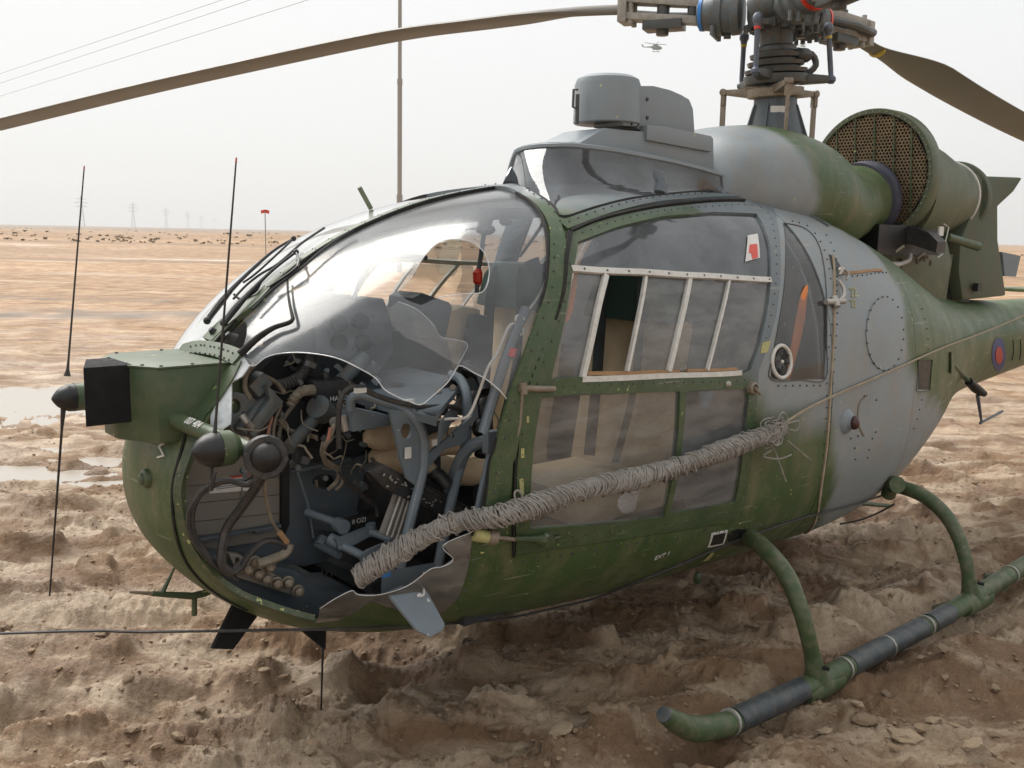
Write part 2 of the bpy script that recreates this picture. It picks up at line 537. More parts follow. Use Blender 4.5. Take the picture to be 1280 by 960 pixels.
_rc = {}
def hull(s, th, off=0.0):
    k = round(s, 4)
    r = _rc.get(k)
    if r is None:
        r = _rc[k] = hrow(k)
    x, zt, zb, w, zm, n1, n2 = r
    c, sn = math.cos(th), math.sin(th)
    n = n1 if c >= 0 else n2
    y = w * math.copysign(abs(sn) ** (2 / n), sn)
    h = (zt - zm) if c >= 0 else (zm - zb)
    p = Vector((x, y, zm + math.copysign(h * abs(c) ** (2 / n), c)))
    if off:
        p = p + hnorm(s, th) * off
    return p

def hnorm(s, th):
    e = 0.02
    a = hull(min(s + e, NS - 1.001), th) - hull(max(s - e, 0.001), th)
    b = hull(s, th + e) - hull(s, th - e)
    n = b.cross(a)
    if n.length < 1e-9:
        return Vector((1, 0, 0))
    n.normalize()
    c = hrow(min(max(s, 0.0), NS - 1.001))
    if n.dot(hull(s, th) - Vector((c[0] - 0.4 if s < 2 else c[0], 0, c[4]))) < 0:
        n = -n
    return n

# a fine copy of the form to find where a sight line meets it
_gs = [i * 0.125 for i in range(int((NS - 1) / 0.125))]
_gt = [R(-180 + 3 * k) for k in range(121)]
_gv = [hull(s, t) for s in _gs for t in _gt]
_gf, _gp = [], []
for i in range(len(_gs) - 1):
    for k in range(120):
        a = i * 121 + k
        _gf.append((a, a + 1, a + 122, a + 121))
        _gp.append((_gs[i] + 0.0625, _gt[k] + R(1.5)))
BVH = BVHTree.FromPolygons([tuple(v) for v in _gv], _gf)

def on(px, py, inner=False):
    """(s, theta) of the fuselage form where the photograph shows it at (px, py)"""
    d = lray(px, py).normalized()
    hit, nn, idx, dist = BVH.ray_cast(CAML, d)
    if hit is None:                                   # just off the outline: nearest point of the form to the sight line
        best = None
        for t in np.linspace(2.0, 9.0, 140):
            q, nn, i2, ds = BVH.find_nearest(CAML + d * float(t))
            if best is None or ds < best[0]:
                best = (ds, i2, q)
        idx, hit = best[1], best[2]
        s, th = _gp[idx]
    else:
        s, th = _gp[idx]
    for _ in range(5):                                # refine
        f = hull(s, th) - hit
        a = (hull(s + 0.01, th) - hull(s, th)) / 0.01
        b = (hull(s, th + 0.01) - hull(s, th)) / 0.01
        aa, bb, ab = a.dot(a), b.dot(b), a.dot(b)
        det = aa * bb - ab * ab
        if det < 1e-12:
            break
        fa, fb = -f.dot(a), -f.dot(b)
        s = min(max(s + max(-0.2, min(0.2, (fa * bb - fb * ab) / det)), 0.01), NS - 1.01)
        th += max(-0.2, min(0.2, (aa * fb - ab * fa) / det))
    return (s, th)

def ons(pts):
    return [on(*p) for p in pts]

def hp(px, py, off=0.0):
    return hull(*on(px, py), off)

def inpoly(x, y, poly):
    c = False
    n = len(poly)
    j = n - 1
    for i in range(n):
        xi, yi = poly[i]
        xj, yj = poly[j]
        if (yi > y) != (yj > y) and x < (xj - xi) * (y - yi) / (yj - yi) + xi:
            c = not c
        j = i
    return c

def sdist(x, y, poly):
    d = 1e9
    n = len(poly)
    for i in range(n):
        x1, y1 = poly[i]
        x2, y2 = poly[(i + 1) % n]
        dx, dy = x2 - x1, y2 - y1
        t = max(0, min(1, ((x - x1) * dx + (y - y1) * dy) / (dx * dx + dy * dy + 1e-12)))
        d = min(d, math.hypot(x - x1 - t * dx, y - y1 - t * dy))
    return d if inpoly(x, y, poly) else -d

KV = 0.75
def panel(name, outline, mat, parent, holes=(), off=0.0, thick=0.006, step=0.05, mirror=False, camo=False, label=None, smooth_edges=2, kind=None, st=False):
    """a sheet cut to an outline in (s, theta) and laid on the fuselage form, with real thickness"""
    def dens(poly):
        q = [(s2u(s), t * KV) for s, t in poly]
        if smooth_edges and len(q) > 2:
            q2, _ = spline([Vector((a, b, 0)) for a, b in q], 1, 0, True)
            q = [(v.x, v.y) for v in q2]
        out = []
        for i in range(len(q)):
            a, b = q[i], q[(i + 1) % len(q)]
            n = max(1, int(math.hypot(b[0] - a[0], b[1] - a[1]) / step + 0.5))
            for k in range(n):
                out.append((a[0] + (b[0] - a[0]) * k / n, a[1] + (b[1] - a[1]) * k / n))
        return out
    loops = [dens(outline)] + [dens(h) for h in holes]
    pts, edges = [], []
    for lp in loops:
        o = len(pts)
        pts += lp
        edges += [(o + i, o + (i + 1) % len(lp)) for i in range(len(lp))]
    us = [p[0] for p in loops[0]]
    vs_ = [p[1] for p in loops[0]]
    u = math.floor(min(us) / step) * step
    while u < max(us):
        v = math.floor(min(vs_) / step) * step
        while v < max(vs_):
            if sdist(u, v, loops[0]) > step * 0.45 and all(sdist(u, v, h) < -step * 0.45 for h in loops[1:]):
                pts.append((u, v))
            v += step
        u += step
    res = delaunay_2d_cdt([Vector(p) for p in pts], edges, [], 0, 1e-5)
    V2, F2 = res[0], res[2]
    keep = []
    for f in F2:
        cx = sum(V2[i].x for i in f) / len(f)
        cy = sum(V2[i].y for i in f) / len(f)
        if inpoly(cx, cy, loops[0]) and not any(inpoly(cx, cy, h) for h in loops[1:]):
            keep.append(list(f))
    sg = -1 if mirror else 1
    top, bot = [], []
    for v in V2:
        s, t = u2s(v.x), v.y / KV
        p = hull(s, t)
        n = hnorm(s, t)
        a, b = p + n * off, p + n * (off - thick)
        top.append(Vector((a.x, a.y * sg, a.z)))
        bot.append(Vector((b.x, b.y * sg, b.z)))
    nv = len(V2)
    cnt = {}
    for f in keep:
        for i in range(len(f)):
            e = (f[i], f[(i + 1) % len(f)])
            cnt[e] = 1
    verts = list(top)
    faces = [tuple(f) for f in keep]
    if thick:
        verts += bot
        faces += [tuple(i + nv for i in f[::-1]) for f in keep]
        for (a, b) in cnt:
            if (b, a) not in cnt:
                faces.append((b, a, a + nv, b + nv))
    me = bpy.data.meshes.new(name)
    me.from_pydata([tuple(v) for v in verts], [], faces)
    me.materials.append(mat)
    bm = bmesh.new()
    bm.from_mesh(me)
    loose = [v for v in bm.verts if not v.link_faces]
    bmesh.ops.delete(bm, geom=loose, context='VERTS')
    bmesh.ops.recalc_face_normals(bm, faces=bm.faces)
    for f in bm.faces:
        f.smooth = True
    for e in bm.edges:
        if len(e.link_faces) == 2 and e.calc_face_angle(0) > R(45):
            e.smooth = False
    bm.to_mesh(me)
    bm.free()
    if camo:
        a = me.attributes.new('camo', 'FLOAT', 'POINT')
        a.data.foreach_set('value', [camo_value(v.co) for v in me.vertices])
    o = bpy.data.objects.new(name, me)
    COL.objects.link(o)
    o.parent = parent
    if label:
        o['label'] = label
    if kind:
        o['kind'] = kind
    return o

def strip(mb, path, w, h=0.006, off=0.0, mirror=False, sub=4, wend=None):
    """bar of width w following a path of (s, theta) on the fuselage form"""
    pp = [Vector((s2u(s), t * KV, 0)) for s, t in path]
    if sub > 1 and len(pp) > 2:
        pp, _ = spline(pp, sub)
    elif len(pp) == 2:
        pp = [pp[0].lerp(pp[1], k / 6) for k in range(7)]
    P = [(u2s(p.x), p.y / KV) for p in pp]
    pts = [hull(s, t) for s, t in P]
    nor = [hnorm(s, t) for s, t in P]
    vs, fs = [], []
    n = len(pts)
    for i in range(n):
        t = (pts[min(i + 1, n - 1)] - pts[max(i - 1, 0)]).normalized()
        b = t.cross(nor[i]).normalized()
        ww = w if wend is None else w + (wend - w) * i / (n - 1)
        for q in (pts[i] + b * ww / 2 + nor[i] * (off - 0.004), pts[i] + b * ww / 2 + nor[i] * (off + h), pts[i] - b * ww / 2 + nor[i] * (off + h), pts[i] - b * ww / 2 + nor[i] * (off - 0.004)):
            vs.append(Vector((q.x, -q.y if mirror else q.y, q.z)))
    for i in range(n - 1):
        for k in range(4):
            k2 = (k + 1) % 4
            fs.append((i * 4 + k, i * 4 + k2, i * 4 + 4 + k2, i * 4 + 4 + k))
    fs += [(3, 2, 1, 0), tuple((n - 1) * 4 + k for k in range(4))]
    mb.add(vs, fs)

def rivets(mb, path, gap=0.045, r=0.0045, off=0.0, closed=False):
    pp = [Vector((s2u(s), t * KV, 0)) for s, t in path]
    if len(pp) > 2:
        pp, _ = spline(pp, 6, 0, closed)
    if closed:
        pp.append(pp[0])
    P = [(u2s(p.x), p.y / KV) for p in pp]
    pts = [hull(s, t) for s, t in P]
    acc = 0.0
    nxt = gap * 0.5
    for i in range(len(pts) - 1):
        L = (pts[i + 1] - pts[i]).length
        while nxt <= acc + L and L > 0:
            k = (nxt - acc) / L
            s = P[i][0] + (P[i + 1][0] - P[i][0]) * k
            t = P[i][1] + (P[i + 1][1] - P[i][1]) * k
            rivet(mb, hull(s, t, off), hnorm(s, t), r)
            nxt += gap
        acc += L

def rivet(mb, p, n, r):
    r *= 0.85
    u = n.orthogonal().normalized()
    w = n.cross(u)
    vs = [p + (u * math.cos(a) + w * math.sin(a)) * r - n * 0.002 for a in [k * math.pi / 3 for k in range(6)]]
    vs += [p + (u * math.cos(a) + w * math.sin(a)) * r * 0.6 + n * r * 0.6 for a in [k * math.pi / 3 for k in range(6)]]
    mb.add(vs, [(k, (k + 1) % 6, (k + 1) % 6 + 6, k + 6) for k in range(6)] + [tuple(range(6, 12))])

# paint map: green areas as outlines on the port side, carried to both sides
_g1 = [(p.x, p.z) for p in [hp(*q) for q in [(600, 242), (690, 255), (800, 262), (868, 262), (858, 300), (740, 330), (720, 460), (820, 462), (940, 458), (950, 497), (965, 510), (985, 522), (1010, 533), (1037, 532), (1043, 560), (1043, 600), (1030, 640), (1010, 665), (985, 690)]]]
_g1 += [(0.3, -0.5), (4.2, -0.5), (4.2, 1.38)]
_g2 = [(p.x, p.z) for p in [hp(*q) for q in [(1112, 345), (1125, 365), (1132, 410), (1137, 450), (1152, 490), (1180, 520)]]]
_g2 = [(_g2[0][0] - 0.05, 3.0)] + _g2 + [(-3.2, 0.35), (-9, 0.3), (-9, 3.0)]

def camo_value(p):
    w = 0.035 * noise.noise(Vector((p[0] * 3, p[2] * 3, 4.0))) + 0.015 * noise.noise(Vector((p[0] * 9, p[2] * 9, 1.0)))
    if p[2] > 1.87 and p[0] > -0.9 or (-0.95 < p[0] < 0.75 and abs(p[1]) < 0.44 and p[2] > 1.62):   # cowling: grey forward, green aft
        d = 0.36 + (p[2] - 2.1) * 0.45 - p[0] + w * 1.6
    else:
        d = max(sdist(p[0], p[2], _g1), sdist(p[0], p[2], _g2)) + w
    t = max(0.0, min(1.0, 0.5 + d / 0.07))
    return t * t * (3 - 2 * t)

# ------------------------------------------------------------------ fuselage: skin, glazing, doors
def th_y(s, y):
    r = hrow(s)
    return math.asin(min(1, (y / r[3]) ** (r[5] / 2)))

def mir(path):
    return [(s, -t) for s, t in path]

def part(name, mb, mat, parent=None, **k):
    return mb.build(name, mat, parent or FUS, **k)

sA = sum(on(*q)[0] for q in [(1043, 420), (1033, 540), (1022, 620)]) / 3
sB = sum(on(*q)[0] for q in [(1146, 400), (1143, 470), (1128, 560)]) / 3
sC = 12.6
post = [(s, th_y(s, 0.012)) for s in (2.55, 3, 3.5, 4, 4.5, 5, 5.5, 5.95)]
rear_edge = [(648, 243), (665, 253), (679, 272), (686, 300), (686, 340), (681, 375), (670, 412), (656, 450), (643, 490), (631, 530), (619, 562), (611, 600), (603, 640), (592, 668)]
belly_edge = [(584, 711), (571, 746), (548, 766), (510, 764), (485, 757), (463, 750), (440, 763), (425, 773), (395, 777)]
nose_edge = [(340, 760), (290, 738), (258, 708), (235, 671), (224, 622), (228, 592), (242, 556), (262, 520), (278, 485), (292, 455)]
nose_on = ons(nose_edge)
CAN = post + ons(rear_edge + belly_edge) + nose_on
# on the far side the lower edge is whole
belly_clean = ons([(584, 711), (566, 748), (520, 768), (460, 775), (395, 777)])
CANS = post + ons(rear_edge) + belly_clean + nose_on
DOOR = ons([(713, 291), (740, 279), (780, 268), (830, 259), (880, 254), (930, 253), (963, 255), (970, 275), (975, 310), (975, 350), (970, 395), (960, 430), (948, 465), (946, 500), (941, 560), (934, 610), (926, 648), (905, 655), (860, 662), (800, 671), (740, 680), (690, 688), (642, 695), (641, 650), (643, 600), (647, 545), (657, 490), (672, 450), (689, 410), (703, 365), (707, 320)])
W1 = ons([(722, 303), (770, 285), (830, 271), (890, 266), (945, 268), (955, 285), (962, 310), (963, 350), (958, 390), (949, 430), (938, 462), (925, 468), (800, 472), (688, 474), (696, 440), (706, 395), (714, 345)])
L1 = ons([(676, 497), (760, 492), (849, 489), (847, 540), (839, 600), (829, 646), (750, 655), (662, 662), (662, 610), (667, 550)])
L2 = ons([(857, 489), (900, 486), (934, 486), (935, 500), (928, 560), (918, 627), (880, 635), (836, 642), (845, 600), (853, 540)])
QW = ons([(979, 279), (1000, 283), (1014, 292), (1024, 308), (1030, 335), (1033, 380), (1033, 430), (1031, 474), (1000, 475), (963, 474), (965, 448), (973, 405), (980, 360), (982, 320)])

mb = MB()
mb.tube([hull(2, R(180), -.02), hull(5, R(180), -.02), hull(9, R(180), -.02), hull(12, R(180), -.02)], 0.02)
mb.build('keel_tube', M['dark'], HELI)
FUS = HELI

skin = panel('fuselage_skin', [(0.03, R(-179.9)), (0.03, R(179.9)), (sA - 0.006, R(179.9)), (sA - 0.006, R(-179.9))], M['camo'], FUS,
             holes=[CAN, mir(CANS), DOOR, mir(DOOR), QW, mir(QW)], step=0.045, camo=True, smooth_edges=0, thick=0.012)
aft1 = panel('aft_fuselage_skin', [(sA + 0.006, R(-179.9)), (sA + 0.006, R(179.9)), (sB - 0.003, R(179.9)), (sB - 0.003, R(-179.9))], M['camo'], FUS, step=0.05, camo=True, smooth_edges=0)
aft2 = panel('tail_fairing_skin', [(sB + 0.003, R(-179.9)), (sB + 0.003, R(179.9)), (sC - 0.003, R(179.9)), (sC - 0.003, R(-179.9))], M['camo'], FUS, step=0.05, camo=True, smooth_edges=0)
boom = panel('tail_boom', [(sC + 0.003, R(-179.9)), (sC + 0.003, R(179.9)), (NS - 1.02, R(179.9)), (NS - 1.02, R(-179.9))], M['camo'], FUS, step=0.09, camo=True, smooth_edges=0)
mb = MB()
mb.ell(hull(0.0, 0) - Vector((0.006, 0, 0)), (0.006, 0.03, 0.03), 12)
part('nose_cap', mb, M['green'])

# windscreen centre post, arch, door posts, roof rails
for mr, nm in ((False, 'p'), (True, 's')):
    f = (lambda a: mir(a)) if mr else (lambda a: a)
    mb = MB()
    strip(mb, f(ons([(606, 231), (632, 235), (656, 243), (677, 258), (692, 282), (696, 300)])), 0.05, 0.008, 0.002)
    strip(mb, f(ons([(696, 298), (696, 330), (692, 365), (680, 405), (664, 450), (650, 490), (638, 530), (630, 565), (624, 600), (618, 640), (610, 676)])), 0.060, 0.008, 0.002, wend=0.085)
    part('windscreen_frame', mb, M['frame'], camo=True)
    mb = MB()
    strip(mb, f(ons([(703, 284), (735, 272), (775, 260), (820, 251), (870, 247), (925, 247), (975, 255), (1035, 283)])), 0.040, 0.008, 0.002)
    part('door_rail', mb, M['frame'], camo=True)
    mb = MB()
    strip(mb, f(ons([(712, 290), (740, 278), (780, 267), (830, 258), (880, 253), (930, 252)])), 0.010, 0.008, 0.004)
    strip(mb, f(ons([(711, 292), (706, 322), (702, 365), (692, 400)])), 0.018, 0.010, 0.004, wend=0.006)
    strip(mb, f(ons([(692, 400), (671, 450), (656, 490), (646, 545), (642, 600), (640, 650), (641, 695)])), 0.006, 0.006, 0.004)
    part('door_seal', mb, M['rubber'])
    mb = MB()
    strip(mb, f([(s, th_y(s, 0.020)) for s in (2.6, 3.2, 4, 5, 5.9)]), 0.004, 0.006, 0.003)
    strip(mb, f(rear_p := ons([(q[0] - 3, q[1]) for q in rear_edge])), 0.008, 0.007, 0.003)
    part('glazing_seal', mb, M['rubber'])
mb = MB()
strip(mb, [(s, 0.0) for s in (2.45, 3, 3.5, 4, 4.5, 5, 5.5, 6.0, 6.4)], 0.034, 0.008, 0.002)
part('centre_post', mb, M['frame'], camo=True)

# rivets along the frames
mb = MB()
for off, pth in ((0.011, ons([(600, 228), (632, 232), (660, 241), (683, 257), (700, 282)])), (0.011, ons([(690, 300), (690, 340), (686, 370), (673, 410), (658, 450), (645, 490), (634, 530), (625, 565), (618, 600), (612, 640)])),
                 (0.011, ons([(704, 282), (735, 270), (775, 258), (820, 249), (870, 245), (925, 246), (975, 254), (1030, 279)]))):
    rivets(mb, pth, 0.055, 0.0055, off)
for y in (-0.010, 0.010):
    pth = [(s, math.copysign(th_y(s, abs(y)), y)) for s in (2.6, 3.2, 4, 5, 5.9)]
    rivets(mb, pth, 0.07, 0.003, 0.011)
o = part('rivets', mb, M['bolt'], kind='stuff', smooth=False)

# ---- glazing
GL = post[1:] + ons(rear_edge[:10] + [(636, 503), (612, 477), (593, 466), (575, 457), (567, 468), (558, 480), (540, 496), (526, 506), (510, 501), (497, 496), (481, 487), (470, 473), (447, 459), (420, 447), (395, 442), (370, 440), (345, 442), (330, 447), (316, 457), (306, 450), (303, 436)])
HOLE = ons([(497, 364), (513, 347), (530, 320), (546, 304), (565, 298), (590, 302), (606, 316), (612, 340), (604, 364), (578, 367), (548, 371), (526, 381), (508, 374)])
ws = panel('windscreen', GL, M['glass'], FUS, holes=[HOLE], off=-0.003, thick=0, step=0.05, label='smashed windscreen half with jagged lower edge')
mb = MB()
def edge(mb, path, r, closed=False, off=-0.003):
    pp = [Vector((s2u(s), t * KV, 0)) for s, t in path]
    pp, _ = spline(pp, 4, 0, closed)
    pp = [hull(u2s(p.x), p.y / KV, off) for p in pp]
    mb.tube(pp, r, 5, closed=closed)
edge(mb, GL[len(post) - 1 + 9:], 0.0017)
edge(mb, HOLE[:11], 0.0013)
mb.build('broken_edge', M['glassbroken'], ws)
panel('windscreen', mir(CANS), M['glasstop'], FUS, off=-0.003, thick=0, step=0.06, label='intact windscreen half on the far side')
# shards
SH = ons([(497, 374), (517, 382), (525, 387), (544, 406), (553, 420), (585, 428), (581, 444), (574, 456), (556, 446), (537, 434), (508, 421), (490, 405), (484, 385)])
sh = panel('perspex_shard', SH, M['glassbroken2'] if 'glassbroken2' in M else M['glassdusty'], FUS, off=-0.012, thick=0, step=0.05, label='pale loose shard behind the hole in the windscreen')
mb = MB()
edge(mb, SH[:8], 0.0016, off=-0.012)
mb.build('broken_edge', M['glassbroken'], sh)
r1 = panel('perspex_shard', ons([(300, 440), (312, 457), (303, 470), (289, 478), (289, 505), (288, 530), (263, 546), (263, 520), (278, 485), (291, 455)]), M['glassbroken'], FUS, off=0.0, thick=0.004, step=0.04, label='white-edged shard left beside the nose box')
REM = ons([(400, 759), (417, 748), (439, 737), (448, 742), (474, 742), (509, 731), (536, 711), (553, 707), (566, 698), (553, 681), (590, 664), (584, 711), (571, 748), (548, 767), (507, 764), (483, 757), (463, 750), (439, 766), (422, 774), (395, 777)])
rm = panel('perspex_remnant', REM, M['glassdusty'], FUS, off=0.004, thick=0.003, step=0.04, label='dusty broken perspex along the lower sill')
mb = MB()
edge(mb, REM[:11], 0.0014, off=0.004)
mb.build('broken_edge', M['glassbroken'], rm)
# dusty chin glazing below the nose box

# ---- doors
def make_door(mr):
    f = (lambda a: mir(a)) if mr else (lambda a: a)
    g = [(s2u(s), t) for s, t in DOOR]
    cx = sum(a for a, b in g) / len(g)
    cy = sum(b for a, b in g) / len(g)
    ins = [(u2s(a + (cx - a) * 0.008), b + (cy - b) * 0.010) for a, b in g]
    d = panel('door', f(ins), M['frame'], FUS, holes=[f(W1), f(L1), f(L2)], off=0.004, thick=0.022, step=0.04, camo=True, smooth_edges=0, label='far side door' if mr else 'near side cabin door with wrapped rope across it')
    up = ons([(722, 303), (770, 285), (830, 271), (890, 266), (945, 268), (955, 285), (962, 310), (963, 350), (840, 343), (714, 337)])
    panel('upper_window', f(up), M['glassupper'] if not mr else M['glasstop2'], d, off=-0.006, thick=0, step=0.06)
    q1 = ons([(714, 341), (756, 344), (726, 474), (688, 474), (696, 440), (706, 395)])
    panel('front_pane', f(q1), M['glassdoor'] if not mr else M['glasstop2'], d, off=-0.006, thick=0, step=0.06)
    mb = MB()
    strip(mb, f(ons([(714, 336), (760, 339), (840, 343), (900, 346), (963, 350)])), 0.021, 0.010, -0.004)
    strip(mb, f(ons([(727, 474), (760, 473), (850, 469), (926, 466)])), 0.018, 0.010, -0.004)
    strip(mb, f(ons([(757, 344), (747, 385), (728, 472)])), 0.018, 0.012, -0.004)
    mb.build('window_rail', M['white'], d, label='white sliding window surround')
    mb = MB()
    strip(mb, f(ons([(735, 467), (800, 466), (850, 464)])), 0.012, 0.010, -0.010)
    strip(mb, f(ons([(860, 463), (922, 461)])), 0.010, 0.010, -0.010)
    mb.build('felt_channel', M['wood'], d)
    for (a, b, c, e, mt) in (((808, 345), (785, 464), (862, 347), (836, 464), M['glassdoor']), ((864, 347), (838, 464), (912, 350), (885, 463), M['glassdoor'])):
        if mr:
            mt = M['glasstop2']
        gp = panel('sliding_pane', f(ons([a, c, e, b])), mt, d, off=-0.010, thick=0, step=0.06, smooth_edges=0)
        mb = MB()
        strip(mb, f(ons([a, ((a[0] + b[0]) / 2 + 1, (a[1] + b[1]) / 2), b])), 0.011, 0.010, -0.008)
        strip(mb, f(ons([c, ((e[0] + c[0]) / 2 + 1, (e[1] + c[1]) / 2), e])), 0.010, 0.010, -0.008)
        mb.build('pane_edge', M['white'], gp)
    panel('rear_pane', f(ons([(914, 350), (963, 353), (958, 390), (949, 430), (938, 462), (925, 467), (887, 463)])), M['glassdoor'] if not mr else M['glasstop2'], d, off=-0.006, thick=0, step=0.06)
    for L in (L1, L2):
        lg = panel('lower_window', f(L), M['glassdoor'] if not mr else M['glasstop2'], d, off=-0.006, thick=0, step=0.06)
        mb = MB()
        strip(mb, f(L + L[:1]), 0.006, 0.004, -0.002)
        mb.build('window_seal', M['bolt'], lg)
    mb = MB()
    rivets(mb, f(ons([(662, 486), (700, 484), (800, 479), (900, 477), (940, 474)])), 0.05, 0.005, 0.004)
    rivets(mb, f(ons([(655, 676), (700, 672), (800, 660), (900, 645), (925, 640)])), 0.055, 0.005, 0.004)
    rivets(mb, f(ons([(722, 294), (770, 277), (830, 264), (890, 259), (950, 260), (968, 300), (969, 350), (963, 395), (952, 440)])), 0.05, 0.005, 0.004)
    rivets(mb, f(ons([(712, 320), (708, 365), (695, 410), (680, 450), (668, 490)])), 0.07, 0.005, 0.004)
    rivets(mb, f(ons([(655, 500), (652, 560), (650, 660)])), 0.07, 0.005, 0.004)
    rivets(mb, f(ons([(939, 500), (934, 560), (924, 630)])), 0.07, 0.005, 0.004)
    rivets(mb, f(ons([(714, 336), (760, 339), (840, 343), (900, 346), (963, 350)])), 0.10, 0.006, 0.006)
    mb.build('rivets', M['bolt'], d, kind='stuff', smooth=False)
    return d
M['glasstop2'] = glass('far_side_perspex', haze=0.035, hazecol=(0.7, 0.7, 0.68), refl=0.6, scale=3.0)
door = make_door(False)
door2 = make_door(True)
for mr in (False, True):
    f = (lambda a: mir(a)) if mr else (lambda a: a)
    qw = panel('rear_quarter_window', f(QW), M['glassquarter'] if not mr else M['glasstop2'], FUS, off=-0.005, thick=0, step=0.06)
    mb = MB()
    strip(mb, f(QW + QW[:1]), 0.004, 0.003, 0.000)
    mb.build('window_seal', M['bolt'], qw)

# fan vent in the quarter window
c = hp(976, 452, 0.004)
s0, t0 = on(976, 452)
n0 = hnorm(s0, t0)
mb = MB()
u0 = (Vector((0, 0, 1)) - n0 * n0.z).normalized()
w0 = n0.cross(u0)
ring = [c + (u0 * math.cos(a) + w0 * math.sin(a)) * 0.062 for a in [k * math.pi / 14 for k in range(28)]]
mb.tube(ring, 0.0075, 8, closed=True)
vent = mb.build('ventilator_ring', M['white'], FUS)
mb = MB()
for k in range(4):
    a = k * math.pi / 2 + 0.1
    p = c + (u0 * math.cos(a) + w0 * math.sin(a)) * 0.036
    q1, q2 = c + (u0 * math.cos(a - .42) + w0 * math.sin(a - .42)) * 0.052, c + (u0 * math.cos(a + .42) + w0 * math.sin(a + .42)) * 0.052
    mb.prism([c + (u0 * math.cos(a) + w0 * math.sin(a)) * 0.016, q1, q2], n0 * 0.003)
mb.build('vent_opening', M['black'], vent, smooth=False)
mb = MB()
mb.lathe(c + n0 * 0.001, n0, [(0, 0.008), (0.006, 0.006), (0.007, 0.001)], 10)
mb.build('vent_knob', M['white'], vent)

# orange item seen through the quarter window and the sliding window
def thing_mesh(name, mb, mat, label, cat, **k):
    o = mb.build(name, mat, None, **k)
    o.matrix_world = HELI_M
    o['label'] = label
    o['category'] = cat
    return o
mb = MB()
pts = [aY(1009, 357, .685), aY(1004, 375, .69), aY(1000, 400, .695), aY(994, 430, .70), aY(988, 458, .70), aY(985, 474, .70)]
mb.tube(pts, [0.008, 0.034, 0.040, 0.036, 0.026, 0.014], 10, smooth=3, sy=0.3)
thing_mesh('lashing_strap', mb, M['orange'], 'orange fabric sleeve hanging inside the rear quarter window beside the round vent', 'strap')
mb = MB()
mb.tube([aY(720, 341, .60), aY(717, 360, .61), aY(713, 385, .62), aY(708, 402, .62)], [0.006, 0.012, 0.012, 0.008], 8, smooth=3, sy=0.5)
thing_mesh('orange_strip', mb, M['orange'], 'narrow orange strip standing behind the front pane of the near door', 'strip')
# white rag inside the lower door window
mb = MB()
random.seed(3)
cpts = [hp(798, 632, -.05), hp(803, 615, -.045), hp(810, 604, -.04)]
for p, r in zip(cpts, (0.048, 0.035, 0.026)):
    mb.ell(p, (r * 0.9, r * 0.4, r), 14)
o = thing_mesh('rag', mb, M['cloth'], 'crumpled white rag behind the lower door window', 'rag')
for v in o.data.vertices:
    v.co += noise.noise_vector(v.co * 22) * 0.018

# hardware on the door
mb = MB()
mb.lathe(hp(938, 485), hnorm(*on(938, 485)), [(0, 0.026), (0.018, 0.024), (0.024, 0.016), (0.012, 0.010)], 14)
mb.tube([hp(936, 484, 0.024), hp(943, 492, 0.026)], 0.006)
mb.build('door_lock', M['bronze'], door)
mb = MB()
mb.lathe(hp(909, 480), hnorm(*on(909, 480)), [(0, 0.014), (0.008, 0.012), (0.014, 0.006)], 12)
mb.build('window_catch', M['alu'], door)
mb = MB()
a_, b_ = hp(598, 667, 0.02), hp(608, 668, 0.02)
mb.cyl(hp(590, 666, 0.012), hp(610, 668, 0.022), 0.020)
mb.build('hinge_pin', M['paleyellow'], FUS)
mb = MB()
mb.cyl(hp(606, 667, 0.02), hp(615, 668, 0.024), 0.024, seg=14)
mb.cyl(hp(614, 668, 0.024), hp(617, 668, 0.025), 0.012, seg=10)
mb.cyl(hp(615, 668, 0.02), hp(642, 672, 0.012), 0.007)
mb.build('hinge_socket', M['bronze'], FUS)
mb = MB()
mb.tube([hp(640, 671, 0.012), hp(665, 671, 0.016), hp(676, 671, 0.020)], [0.008, 0.012, 0.018], 10)
mb.cyl(hp(680, 671, -0.004), hp(680, 671, 0.032), 0.022, seg=14)
mb.cyl(hp(680, 671, 0.02), hp(698, 670, 0.006), 0.006)
mb.build('lower_hinge', M['frame'], door, camo=True)
mb = MB()
mb.cyl(hp(646, 485, 0.014), hp(690, 486, 0.012), 0.010)
mb.cyl(hp(650, 478, 0.016), hp(651, 492, 0.016), 0.012)
mb.tube([hp(650, 490, .012), hp(650, 500, .01), hp(648, 530, .008), hp(645, 545, .006)], 0.005)
mb.build('upper_hinge', M['bronze'], door)
# seams and panel lines
mb = MB()
strip(mb, ons([(1040, 320), (1042, 380), (1039, 460), (1034, 540), (1024, 620), (1008, 670)]), 0.012, 0.003, 0.004)
part('joint_strip', mb, M['cord'])
mb = MB()
rv = [ons([(1044, 345), (1046, 400), (1042, 460), (1037, 540), (1027, 620), (1012, 665)]), ons([(1030, 290), (1046, 330), (1036, 430), (1031, 540), (1020, 620)]),
      ons([(968, 482), (1000, 482), (1028, 482)]), ons([(986, 276), (1008, 282), (1024, 300), (1034, 325), (1039, 360)]),
      ons([(645, 702), (700, 694), (800, 678), (900, 664), (985, 650), (1015, 640)]), ons([(566, 765), (582, 735), (596, 700)]),
      ons([(1055, 346), (1080, 344), (1110, 341)]), ons([(1150, 380), (1160, 430), (1155, 480), (1140, 540)]), ons([(850, 655), (920, 668), (980, 672)])]
for p in rv:
    rivets(mb, p, 0.05, 0.005, 0.002)
ov = [(1105 + 23 * math.cos(a), 417 + 46 * math.sin(a)) for a in [k * math.pi / 10 for k in range(20)]]
rivets(mb, ons(ov), 0.055, 0.006, 0.006, closed=True)
random.seed(5)
